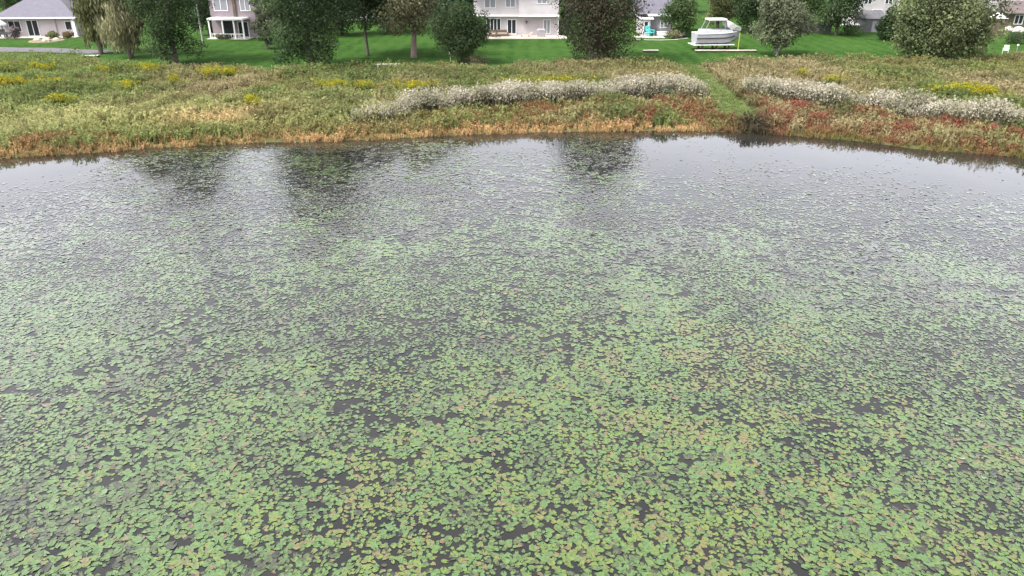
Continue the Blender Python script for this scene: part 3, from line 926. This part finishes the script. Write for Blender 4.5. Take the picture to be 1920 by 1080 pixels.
# bungalow on the left
hx, hy, hz = P(78, 68)
H1 = empty('bungalow', (hx, hy, hz), math.radians(4), 'pinkish white bungalow with a large pale grey hip roof at the left edge', 'house')
MB().box(-5.2, 5.0, 0, 9, -0.3, 2.65).build('wall', M['pink_siding'], H1)
hip_roof(-5.2, 5.6, -0.6, 9, 2.72, 3.5).build('roof', M['lilac_roof'], H1)
fascia(-5.2, 5.6, -0.6, 9, 2.7).build('fascia', M['trim'], H1)
window(H1, -0.9, 0.1, 1.5, 2.1, -0.003, mull=1, name='patio_door')
window(H1, -3.4, 0.7, 1.6, 1.4, -0.003, mull=1)
window(H1, 4.2, 0.9, 0.8, 1.1, -0.003, mull=0)
MB().box(2.35, 2.5, -0.1, -0.004, 0, 2.62).build('downspout', M['grey_metal'], H1)
for xx in (5.35, -5.0):
    MB().box(xx - 0.2, xx + 0.2, -0.95, -0.55, -0.2, 2.5).build('porch_post', M['trim'], H1)
MB().box(-5.6, 5.8, -2.6, -0.01, -0.3, 0.02).build('patio', M['concrete'], H1)

# mauve house with porch
hx, hy, hz = P(444, 70)
H2 = empty('mauve_house', (hx, hy, hz), math.radians(-3), 'mauve two storey house with a dark porch under a white deck edge', 'house')
MB().box(-3.4, 3.2, 0, 9, -0.3, 5.9).build('wall', M['mauve_siding'], H2)
gable_roof(-3.4, 3.2, 0, 9, 6.0, 2.6).build('roof', M['grey_roof'], H2)
MB().box(-3.0, 2.2, -2.4, -0.005, 2.55, 2.8).build('deck', M['trim'], H2)
for xx in (-2.85, -0.9, 0.75, 2.05):
    MB().box(xx - 0.09, xx + 0.09, -2.3, -2.12, -0.2, 2.55).build('porch_post', M['trim'], H2)
MB().box(-1.9, -0.2, -0.02, 0.03, 0, 2.2).build('door_opening', M['glass'], H2)
window(H2, 1.2, 0.1, 1.4, 2.0, -0.003, mull=1, name='patio_door')
window(H2, -1.7, 3.7, 1.9, 1.5, -0.003, 'pale_glass', mull=1)
window(H2, 1.9, 3.7, 1.3, 1.5, -0.003, 'pale_glass', mull=1)
MB().box(0.1, 0.5, -0.16, -0.004, 2.8, 5.9).build('chimney_chase', M['brown_wood'], H2)
rl = MB()
rl.box(-2.7, 2.05, -2.26, -2.18, 0.62, 0.72)
rl.build('railing', M['trim'], H2)
for k in range(14):
    xx = -2.6 + k * 0.345
    MB().box(xx - 0.025, xx + 0.025, -2.245, -2.195, 0.0, 0.62).build('baluster', M['trim'], H2)
MB().box(-3.4, 2.6, -2.6, -0.01, -0.3, 0.02).build('porch_floor', M['grey_wood'], H2)

# white two storey house
hx, hy, hz = P(972, 67)
H3 = empty('white_house', (hx, hy, hz), math.radians(1.5), 'white two storey house with a raised upper floor and cream patio', 'house')
MB().box(-5.0, 5.9, 0, 9, -0.3, 2.75).build('lower_wall', M['pink_siding'], H3)
MB().box(-6.6, 0.0, -0.35, 9, 2.95, 6.2).build('upper_wall', M['white_siding'], H3)
MB().box(0.01, 5.9, -0.9, 9, 2.95, 6.2).build('bay_wall', M['white_siding'], H3)
MB().box(-6.7, 0.0, -0.5, 8.9, 2.75, 2.95).build('floor_band', M['trim'], H3)
MB().box(0.0, 6.0, -1.05, 8.9, 2.752, 2.948).build('floor_band', M['trim'], H3)
hip_roof(-6.6, 5.9, -0.9, 9, 6.28, 2.8).build('roof', M['grey_roof'], H3)
fascia(-6.6, 5.9, -0.9, 9, 6.26).build('fascia', M['trim'], H3)
window(H3, -4.2, 4.0, 1.5, 1.7, -0.353, 'pale_glass', mull=1)
window(H3, -1.2, 4.1, 1.3, 1.6, -0.353, 'pale_glass', mull=1)
window(H3, 3.4, 4.6, 1.3, 0.9, -0.903, 'pale_glass', mull=1)
window(H3, -3.7, 0.5, 2.0, 1.9, -0.003, 'glass', mull=3)
window(H3, -1.0, 0.05, 1.2, 2.2, -0.003, 'glass', mull=1, name='french_door')
window(H3, 4.25, 0.3, 0.9, 1.9, -0.003, 'pale_glass', mull=1)
lm = MB(); lm.box(1.1, 1.3, -0.14, -0.004, 1.72, 2.05); lm.box(1.0, 1.45, -0.2, -0.142, 1.95, 2.1)
lm.build('wall_lamp', M['dark_metal'], H3)
MB().box(5.86, 6.02, -0.14, 0.1, -0.3, 2.748).build('corner_board', M['trim'], H3)
MB().box(-5.0, 7.0, -4.2, -0.01, -0.3, 0.06).build('patio', M['concrete'], H3)
st = MB(); st.box(-1.8, -0.2, -0.9, -0.012, 0.061, 0.2); st.box(-1.6, -0.4, -0.5, -0.013, 0.2, 0.36)
st.build('doorstep', M['concrete'], H3)

# grey house
hx, hy, hz = P(1232, 66)
H4 = empty('grey_house', (hx, hy, hz), math.radians(-2), 'grey house with a tall pale grey roof behind a white patio', 'house')
MB().box(-1.7, 4.2, 0, 9, -0.3, 2.9).build('wall', M['grey_siding'], H4)
MB().box(-2.5, -1.3, -1.3, 6, -0.3, 2.35).build('entry_wall', M['white_siding'], H4)
MB().box(-2.75, -0.9, -1.6, 6.0, 2.352, 2.55).build('entry_roof', M['trim'], H4)
gable_roof(-2.6, 4.2, 0, 9, 3.0, 5.2, 0.4).build('roof', M['lilac_roof'], H4)
MB().box(-1.7, 4.5, -0.5, -0.38, 2.72, 3.02).build('fascia', M['trim'], H4)
window(H4, -1.93, 0.5, 0.5, 1.5, -1.303, 'glass', mull=0)
window(H4, 0.9, 1.1, 1.0, 1.0, -0.003, 'pale_glass', mull=1)
MB().tube([(-1.5, -0.2, 2.5), (-1.5, -0.2, 3.5)], 0.09).build('vent_pipe', M['dark_metal'], H4)
MB().box(-3.6, 0.6, -3.8, -1.31, -0.3, 0.05).build('patio', M['concrete'], H4)

# brown roofed house at the right edge
hx, hy, hz = P(1918, 52)
H5 = empty('brown_house', (hx, hy, hz), math.radians(-5), 'brown house with a low dark roof and pale upper storey at the right edge', 'house')
MB().box(-3.2, 10, 0, 8, -0.3, 2.3).build('lower_wall', M['brown_wood'], H5)
m_ = MB(); m_.add([(-3.8, -0.7, 2.3), (10.5, -0.7, 2.3), (10.5, 3.5, 4.0), (-3.2, 3.5, 4.0), (-3.8, -0.7, 2.15), (10.5, -0.7, 2.15), (10.5, 3.5, 3.85), (-3.2, 3.5, 3.85)],
                  [(0, 1, 2, 3), (7, 6, 5, 4), (0, 4, 5, 1), (1, 5, 6, 2), (2, 6, 7, 3), (3, 7, 4, 0)])
m_.build('porch_roof', M['brown_roof'], H5)
MB().box(-3.0, 10, 3.4, 10, 2.3, 6.5).build('upper_wall', M['pink_siding'], H5)
hip_roof(-3.0, 10, 3.4, 10, 6.6, 2.5).build('roof', M['brown_roof'], H5)
window(H5, -1.5, 4.6, 1.1, 1.3, 3.397, 'glass', mull=1)
window(H5, 1.5, 4.6, 1.1, 1.3, 3.397, 'glass', mull=1)
window(H5, -1.0, 0.6, 1.2, 1.3, -0.003, 'glass', mull=1)

# white house further back, seen between crowns
hx, hy, hz = P(1640, 44)
H6 = empty('far_house', (hx, hy, hz), math.radians(8), 'distant white house glimpsed between the dark leafy tree and the olive bush', 'house')
MB().box(-4, 4, 0, 8, -0.3, 5.2).build('wall', M['white_siding'], H6)
gable_roof(-4, 4, 0, 8, 5.3, 2.6).build('roof', M['grey_roof'], H6)
window(H6, -2, 3.2, 1.2, 1.3, -0.003); window(H6, 1.8, 3.2, 1.2, 1.3, -0.003); window(H6, 0, 0.8, 1.6, 1.4, -0.003)

hx, hy, hz = P(690, 40)
H7 = empty('far_house', (hx, hy, hz), math.radians(-6), 'distant house with a grey roof barely showing through the shade trees', 'house')
MB().box(-6, 5, 0, 8, -0.3, 3.0).build('wall', M['grey_siding'], H7)
hip_roof(-6, 5, 0, 8, 3.1, 2.8).build('roof', M['grey_roof'], H7)
window(H7, -3, 0.9, 1.4, 1.3, -0.003); window(H7, 2, 0.9, 1.4, 1.3, -0.003)

# small dark garage on the right lawn
hx, hy, hz = P(1638, 60)
G1 = empty('garden_shed', (hx, hy, hz), math.radians(12), 'small dark grey shed with a pale door at the back of the right lawn', 'shed')
MB().box(-1.6, 1.6, 0, 3, -0.2, 1.9).build('wall', M['dark_metal'], G1)
gable_roof(-1.6, 1.6, 0, 3, 1.95, 1.1, 0.25).build('roof', M['grey_roof'], G1)
MB().box(-0.5, 0.5, -0.04, -0.003, 0, 1.6).build('door', M['grey_siding'], G1)
# grey fence beside it
fx, fy, fz = P(1528, 62)
FN = empty('garden_fence', (fx, fy, fz), math.radians(6), 'slate grey board fence under the dark leafy tree', 'fence')
for k in range(13):
    MB().box(-2.6 + k * 0.4, -2.6 + k * 0.4 + 0.37, -0.02, 0.02, 0.05, 1.65 + 0.03 * (k % 3)).build('board', M['dark_metal'], FN)
for k in range(3):
    MB().box(-2.65 + k * 2.56, -2.53 + k * 2.56, 0.022, 0.14, -0.3, 1.8).build('post', M['grey_metal'], FN)
MB().box(-2.6, 2.6, 0.0225, 0.08, 1.2, 1.3).build('rail', M['grey_metal'], FN)

# ------------------------------------------------------------------ boat on stands
bx_, by_, bz_ = P(1341, 93)
BT = empty('motor_boat', (bx_, by_, bz_), math.radians(4), 'white cabin motor boat with a hardtop parked on stands on the lawn', 'boat')
LB = 5.9


def hull_sec(t):
    """t 0 stern .. 1 bow, along +X"""
    xx = -LB / 2 + LB * t
    hw = 1.25 * (1 - max(0, (t - 0.55) / 0.45) ** 2.2 * 0.93)
    zt = 2.05 + 0.25 * t ** 2
    zk = 0.62 + 0.75 * max(0, (t - 0.6) / 0.4) ** 2
    zc = zk + 0.38
    return [(xx, -hw, zt), (xx, -hw * 0.96, (zt + zc) / 2), (xx, -hw * 0.84, zc), (xx, -hw * 0.4, zk + 0.14), (xx, 0, zk), (xx, hw * 0.4, zk + 0.14), (xx, hw * 0.84, zc),
            (xx, hw * 0.96, (zt + zc) / 2), (xx, hw, zt), (xx, 0, zt + 0.08)]


MB().loft([hull_sec(k / 14) for k in range(15)]).build('hull', M['gelcoat'], BT, bevel=0.03)
for sgn in (-1, 1):
    pts = []
    for k in range(13):
        s_ = hull_sec(k / 14)
        pts.append((s_[1][0], s_[1 if sgn < 0 else 7][1] * 1.02, s_[1][2] - 0.02))
    MB().tube(pts, 0.085, 6).build('rub_rail', M['rubber'], BT)
    pts = [(hull_sec(k / 14)[0][0], sgn * (abs(hull_sec(k / 14)[0][1]) + 0.01), hull_sec(k / 14)[0][2]) for k in range(14)]
    MB().tube(pts, 0.06, 6).build('gunwale', M['trim'], BT)
# swim platform / spray flange round the bottom
MB().box(-LB / 2 - 0.35, LB / 2 - 0.9, -1.32, 1.32, 0.66, 0.74).build('spray_ledge', M['white_plastic'], BT, bevel=0.02)
# cabin: side coaming, hardtop on posts, sloping fore canvas
cb = MB()
cb.loft([[(-2.3, -1.05, 2.1), (-2.3, 1.05, 2.1), (-2.2, 0.95, 2.5), (-2.2, -0.95, 2.5)], [(1.9, -1.0, 2.15), (1.9, 1.0, 2.15), (1.7, 0.9, 2.5), (1.7, -0.9, 2.5)]])
cb.build('cabin_coaming', M['gelcoat'], BT, bevel=0.05)
for sgn in (-1, 1):
    MB().tube([(1.9, sgn * 1.0, 2.35), (1.95, sgn * 0.98, 2.75), (2.6, sgn * 0.55, 2.9), (2.85, sgn * 0.2, 2.9)], 0.025, 6).build('bow_rail', M['grey_metal'], BT)
MB().box(-1.45, 0.85, -1.0, 1.0, 3.6, 3.82).build('hardtop', M['white_plastic'], BT, bevel=0.06)
for xx in (-1.35, 0.7):
    for yy in (-0.88, 0.88):
        MB().tube([(xx - (0.5 if xx < 0 else 0), yy, 2.5), (xx, yy, 3.61)], 0.04, 6).build('top_post', M['grey_metal'], BT)
MB().loft([[(0.8, -0.98, 3.7), (0.8, 0.98, 3.7), (0.8, 0.98, 3.62), (0.8, -0.98, 3.62)], [(1.6, -0.98, 3.35), (1.6, 0.98, 3.35), (1.0, 0.98, 2.9), (1.0, -0.98, 2.9)],
           [(2.45, -0.8, 2.85), (2.45, 0.8, 2.85), (1.5, 0.85, 2.5), (1.5, -0.85, 2.5)], [(2.95, -0.5, 2.75), (2.95, 0.5, 2.75), (2.95, 0.45, 2.3), (2.95, -0.45, 2.3)]]).build('bow_canvas', M['canvas'], BT, bevel=0.04)
for xx in (-2.0, -0.15, 1.5):
    sm = MB(); sm.box(xx - 0.12, xx + 0.12, -0.95, 0.95, 0.1, 0.22); sm.box(xx - 0.1, xx + 0.1, -0.9, -0.7, 0.22, 0.75); sm.box(xx - 0.1, xx + 0.1, 0.7, 0.9, 0.22, 0.75); sm.box(xx - 0.14, xx + 0.14, -1.0, 1.0, 0, 0.1)
    sm.build('stand', M['brown_wood'], BT)
MB().tube([(LB / 2 - 0.15, -0.6, 0.05), (LB / 2 - 0.15, -0.6, 2.1)], 0.07, 7).build('mooring_post', noise_mat('yellow_paint', (0.3, 0.3, 0.05), (0.4, 0.38, 0.08), 3, 0.6), BT)


def plank_walk(px0, px1, py, label, name='timber_walkway', n=9):
    a = Vector(P(px0, py)); c_ = Vector(P(px1, py - 0.3))
    rz = math.atan2(c_.y - a.y, c_.x - a.x)
    L = (c_ - a).length
    o = empty(name, ((a.x + c_.x) / 2, (a.y + c_.y) / 2, (a.z + c_.z) / 2), rz, label, 'walkway')
    for k in range(n):
        x0 = -L / 2 + L * k / n
        MB().box(x0 + 0.01, x0 + L / n - 0.01, -0.35, 0.35, 0.2 + 0.01 * (k % 2), 0.26 + 0.01 * (k % 2)).build('plank', M['grey_wood'], o)
    for yy in (-0.28, 0.22):
        MB().box(-L / 2, L / 2, yy, yy + 0.06, 0.02, 0.198).build('beam', M['brown_wood'], o)
    return o


plank_walk(1303, 1418, 98, 'long low weathered plank walkway in front of the boat stands', n=16)
plank_walk(1206, 1234, 98, 'short weathered plank lying right of the big evergreen', 'timber_plank', n=3)
plank_walk(148, 186, 108, 'pale low timber edging beside the grey drive at the foot of the pale olive willow', 'timber_edging', n=8)

# ------------------------------------------------------------------ furniture and small things
def bench(px, py, label, w_=2.6):
    o = empty('garden_bench', P(px, py), math.radians(3), label, 'bench')
    for k in range(3):
        MB().box(-w_ / 2, w_ / 2, -0.22 + k * 0.155, -0.22 + k * 0.155 + 0.14, 0.78, 0.84).build('seat_slat', M['grey_wood'], o)
    for sx in (-1, 1):
        for yy in (-0.2, 0.14):
            MB().box(sx * (w_ / 2 - 0.3) - 0.05, sx * (w_ / 2 - 0.3) + 0.05, yy, yy + 0.08, -0.1, 0.779).build('leg', M['grey_wood'], o)
    return o


bench(727, 135, 'pale backless timber bench standing at the edge of the meadow')


def post_lamp(px, py, h, label, ball=0.16):
    o = empty('garden_lamp', P(px, py), 0, label, 'lamp')
    MB().tube([(0, 0, -0.1), (0, 0, h)], 0.04, 8).build('pole', M['grey_metal'], o)
    secs = [(0, 0, h + ball * (1 - math.cos(math.pi * k / 6))) for k in range(7)]
    MB().tube(secs, [max(0.01, ball * math.sin(math.pi * k / 6)) for k in range(7)], 10).build('globe', M['white_plastic'], o, smooth=True)
    return o


post_lamp(1451, 103, 0.55, 'white globe lamp on a short stake in front of the grey green tree')
post_lamp(1906, 96, 0.6, 'white globe lamp on a stake by the dark shrub at the right edge', 0.13)
o = empty('bird_house', P(845, 115), 0, 'white bird house on a short post beside the small dark round tree', 'bird house')
MB().tube([(0, 0, -0.1), (0, 0, 0.75)], 0.05, 8).build('post', M['grey_wood'], o)
MB().box(-0.17, 0.17, -0.15, 0.15, 0.75, 1.25).build('house_box', M['white_plastic'], o)
m_ = MB(); m_.add([(-0.24, -0.2, 1.24), (0.24, -0.2, 1.24), (0.24, 0.2, 1.24), (-0.24, 0.2, 1.24), (0, -0.2, 1.5), (0, 0.2, 1.5)], [(0, 1, 4), (2, 3, 5), (1, 2, 5, 4), (3, 0, 4, 5), (3, 2, 1, 0)])
m_.build('roof', M['grey_siding'], o)


def chair(px, py, mat, label, rz=0.0, s=1.0, name='garden_chair'):
    x, y, z = P(px, py)
    o = empty(name, (x, y, z), rz, label, 'chair')
    o.scale = (s, s, s)
    MB().box(-0.3, 0.3, -0.3, 0.3, 0.38, 0.44).build('seat', mat, o, bevel=0.02)
    m_ = MB(); m_.loft([[(-0.3, 0.26, 0.44), (0.3, 0.26, 0.44), (0.3, 0.32, 0.44), (-0.3, 0.32, 0.44)], [(-0.27, 0.42, 1.0), (0.27, 0.42, 1.0), (0.27, 0.47, 1.0), (-0.27, 0.47, 1.0)]])
    m_.build('backrest', mat, o, bevel=0.02)
    for sx in (-1, 1):
        MB().box(sx * 0.33 - 0.04, sx * 0.33 + 0.04, -0.3, 0.32, 0.6, 0.65).build('armrest', mat, o)
        for yy in (-0.26, 0.24):
            MB().box(sx * 0.3 - 0.03, sx * 0.3 + 0.03, yy - 0.03, yy + 0.03, -0.02, 0.38 if yy > 0 else 0.598).build('leg', mat, o)
    return o


chair(1112, 112, M['grey_wood'], 'pale grey chair half hidden under the big evergreen', 0.4, 1.1)
chair(1884, 101, noise_mat('pale_green_plastic', (0.28, 0.42, 0.25), (0.36, 0.5, 0.32), 3, 0.4), 'pale green lawn chair on the right lawn', -0.6, 1.0)


def on_house(H, x, y, z=0.06):
    p = Matrix.Translation(H.location) @ Matrix.Rotation(H.rotation_euler.z, 4, 'Z') @ Vector((x, y, z))
    return p


# wicker sofas on the cream patio
for (xx, yy, lab, rz) in ((-4.2, -1.6, 'brown wicker sofa on the cream patio, left of the other', 0.0), (-2.5, -1.3, 'brown wicker sofa nearer the french door on the cream patio', 0.12)):
    o = empty('patio_sofa', on_house(H3, xx, yy), rz, lab, 'sofa')
    MB().box(-0.8, 0.8, -0.4, 0.4, 0.05, 0.36).build('base', M['wicker'], o, bevel=0.03)
    MB().box(-0.8, 0.8, 0.24, 0.42, 0.361, 0.9).build('backrest', M['wicker'], o, bevel=0.03)
    for sx in (-1, 1):
        MB().box(sx * 0.9 - 0.1, sx * 0.9 + 0.1, -0.42, 0.43, 0.0, 0.62).build('armrest', M['wicker'], o, bevel=0.03)
        MB().box(min(0.02 * sx, 0.76 * sx), max(0.02 * sx, 0.76 * sx), -0.38, 0.22, 0.362, 0.5).build('cushion', M['cushion'], o, bevel=0.04)
o = empty('coffee_table', on_house(H3, -3.3, -2.8), 0.05, 'low brown coffee table in front of the wicker sofas', 'table')
MB().box(-0.6, 0.6, -0.35, 0.35, 0.36, 0.42).build('tabletop', M['brown_wood'], o)
for sx in (-1, 1):
    for sy in (-1, 1):
        MB().box(sx * 0.52 - 0.04, sx * 0.52 + 0.04, sy * 0.28 - 0.04, sy * 0.28 + 0.04, 0, 0.36).build('leg', M['brown_wood'], o)
o = empty('barbecue_grill', on_house(H3, 3.3, -1.8), -0.05, 'grey barbecue grill on the right half of the cream patio', 'grill')
MB().box(-0.6, 0.6, -0.28, 0.28, 0.12, 0.82).build('cabinet', M['grey_metal'], o, bevel=0.02)
MB().loft([[(-0.62, -0.3, 0.822), (0.62, -0.3, 0.822), (0.62, 0.3, 0.822), (-0.62, 0.3, 0.822)], [(-0.55, -0.15, 1.1), (0.55, -0.15, 1.1), (0.55, 0.25, 1.1), (-0.55, 0.25, 1.1)]]).build('lid', M['grey_metal'], o, bevel=0.03)
for sx in (-1, 1):
    MB().tube([(sx * 0.5 - 0.04, 0, 0.08), (sx * 0.5 + 0.04, 0, 0.08)], 0.1, 10).build('wheel', M['rubber'], o)
MB().tube([(-0.4, -0.34, 0.9), (0.4, -0.34, 0.9)], 0.02, 6).build('handle', M['dark_metal'], o)
o = empty('sun_lounger', on_house(H3, 1.2, -2.2), 0.2, 'low tan sun lounger on the cream patio between french door and grill', 'lounger')
MB().box(-0.9, 0.35, -0.3, 0.3, 0.25, 0.33).build('bed', M['cushion'], o, bevel=0.02)
MB().loft([[(0.36, -0.3, 0.25), (0.36, 0.3, 0.25), (0.36, 0.3, 0.33), (0.36, -0.3, 0.33)], [(0.85, -0.3, 0.6), (0.85, 0.3, 0.6), (0.82, 0.3, 0.68), (0.82, -0.3, 0.68)]]).build('backrest', M['cushion'], o)
for xx in (-0.8, 0.3):
    for yy in (-0.25, 0.25):
        MB().box(xx - 0.03, xx + 0.03, yy - 0.03, yy + 0.03, 0, 0.249).build('leg', M['dark_metal'], o)

# by the grey house: turquoise play pool chair and white chest
o = chair(1218, 69, M['turquoise'], 'turquoise plastic chair on the white patio by the grey house', 0.5, 1.5)
o = empty('storage_chest', P(1242, 68), 0.03, 'low white storage chest against the grey house wall', 'chest')
MB().box(-0.8, 0.8, -0.35, 0.35, 0.12, 0.55).build('body', M['white_plastic'], o, bevel=0.02)
MB().box(-0.84, 0.84, -0.38, 0.38, 0.551, 0.68).build('lid', M['white_plastic'], o, bevel=0.03)
for sx in (-1, 1):
    MB().box(sx * 0.65 - 0.06, sx * 0.65 + 0.06, -0.3, 0.3, 0, 0.119).build('foot', M['dark_metal'], o)
# pale edging curve in front of the grey house
strip('kerb', [P(1192, 74), P(1215, 75.5), P(1240, 75.8), P(1265, 75), P(1290, 72)], (0.5, 0.4), M['concrete'], 'pale curved edging along the grey house patio', 0.06)

# bungalow patio: dark chairs, table
chair(6, 71, M['dark_metal'], 'dark metal chair nearest the left edge on the bungalow patio', 0.3, 1.15)
chair(22, 70, M['dark_metal'], 'dark metal chair between the patio table and the purple shrub', -0.4, 1.15)
o = empty('patio_table', P(14, 72), 0, 'dark round patio table between the two dark metal chairs', 'table')
MB().tube([(0, 0, 0.7), (0, 0, 0.75)], 0.6, 16).build('tabletop', M['dark_metal'], o)
MB().tube([(0, 0, 0.0), (0, 0, 0.7)], 0.06, 8).build('pedestal', M['dark_metal'], o)
o = empty('patio_umbrella', P(3, 71), 0, 'lilac white folded patio umbrella at the left edge of the bungalow', 'umbrella')
MB().tube([(0, 0, 0), (0, 0, 2.7)], 0.04, 8).build('pole', M['grey_metal'], o)
MB().tube([(0, 0, 1.7), (0, 0, 1.9), (0, 0, 2.55), (0, 0, 2.7)], [1.15, 1.1, 0.3, 0.05], 8).build('canopy', M['canvas'], o)

# garden bed with boulders before the bungalow
bed = []
o = empty('garden_bed', P(88, 77), 0.05, 'tan mulched garden bed on the lawn before the bungalow', 'garden bed')
MB().tube([(0, 0, -0.05), (0, 0, 0.10), (0, 0, 0.16)], [2.3, 2.2, 1.4], 18).build('mulch', M['mulch'], o)


def boulder(px, py, r_, label, seed, mat='stone'):
    rr = random.Random(seed)
    x, y, z = P(px, py)
    n1_, n2_ = 6, 9
    m_ = MB(); secs = []
    for i in range(n1_):
        ph = math.pi * (i + 0.3) / (n1_ - 0.4)
        secs.append([(r_ * math.sin(ph) * math.cos(2 * math.pi * k / n2_) * rr.uniform(0.8, 1.2), r_ * math.sin(ph) * math.sin(2 * math.pi * k / n2_) * rr.uniform(0.75, 1.1) * 0.8,
                      r_ * 0.3 - r_ * 0.6 * math.cos(ph) * rr.uniform(0.9, 1.1)) for k in range(n2_)])
    m_.loft(secs)
    ob = m_.build('boulder', M[mat])
    ob.location = (x, y, z)
    return tag(ob, label, 'boulder')


boulder(70, 77, 0.5, 'small tan boulder at the left end of the garden bed', 1)
boulder(88, 79, 0.65, 'largest tan boulder in front of the garden bed', 2)
boulder(106, 76, 0.45, 'small tan boulder at the right end of the garden bed', 3)
boulder(1890, 58, 0.8, 'pale boulder below the brown house, left of the bigger one', 4, 'concrete')
boulder(1908, 61, 1.0, 'biggest pale boulder below the brown house at the right edge', 5, 'concrete')

# wooden play set on the far right
PS = empty('play_set', P(1864, 66), math.radians(-8), 'dark wooden play set with a white edged roof on the right lawn', 'play set')
for sx in (-1, 1):
    for sy in (-1, 1):
        MB().box(sx * 0.8 - 0.07, sx * 0.8 + 0.07, sy * 0.7 - 0.07, sy * 0.7 + 0.07, -0.1, 2.4).build('post', M['brown_wood'], PS)
for k in range(7):
    MB().box(-0.87, 0.87, -0.80, -0.772, 0.1 + k * 0.21, 0.29 + k * 0.21).build('board', M['brown_wood'], PS)
MB().box(-0.72, 0.72, -0.62, 0.62, 1.2, 1.28).build('platform', M['brown_wood'], PS)
m_ = MB(); m_.add([(-1.0, -0.95, 2.4), (1.0, -0.95, 2.4), (1.0, 0.95, 2.4), (-1.0, 0.95, 2.4), (0, -0.95, 3.1), (0, 0.95, 3.1)], [(0, 1, 4), (2, 3, 5), (1, 2, 5, 4), (3, 0, 4, 5), (3, 2, 1, 0)])
m_.build('roof', M['white_plastic'], PS)
m_ = MB(); m_.loft([[(-0.95, -0.3, 1.35), (-0.95, 0.3, 1.35), (-0.95, 0.3, 1.25), (-0.95, -0.3, 1.25)], [(-2.6, -0.3, 0.2), (-2.6, 0.3, 0.2), (-2.6, 0.3, 0.1), (-2.6, -0.3, 0.1)]])
m_.build('slide', M['white_plastic'], PS)
MB().tube([(-0.95, -0.6, 2.5), (-2.9, -0.6, 2.5)], 0.07, 7).build('swing_beam', M['grey_wood'], PS)
for yy in (-1.3, 0.1):
    MB().tube([(-2.85, -0.6, 2.5), (-3.0, yy, -0.05)], 0.06, 7).build('swing_leg', M['grey_wood'], PS)

# white canoe upside down by the bright shrub
CN = empty('canoe', P(1602, 58), math.radians(-25), 'white upturned canoe on two trestles beside the bright green shrub', 'canoe')
m_ = MB(); secs = []
for k in range(11):
    t = k / 10
    hw = 0.42 * math.sin(math.pi * (0.04 + 0.92 * t)) ** 0.7
    secs.append([(-2.2 + 4.4 * t, hw * math.cos(a), 0.75 + 0.36 * (hw / 0.42) ** 0.5 * math.sin(a)) for a in np.linspace(0, math.pi, 7)])
m_.loft(secs)
m_.build('hull', M['white_plastic'], CN, smooth=True)
for xx in (-1.1, 1.1):
    MB().box(xx - 0.05, xx + 0.05, -0.45, 0.45, 0.66, 0.74).box(xx - 0.05, xx + 0.05, -0.42, -0.34, 0, 0.66).box(xx - 0.05, xx + 0.05, 0.34, 0.42, 0, 0.66).build('trestle', M['brown_wood'], CN)
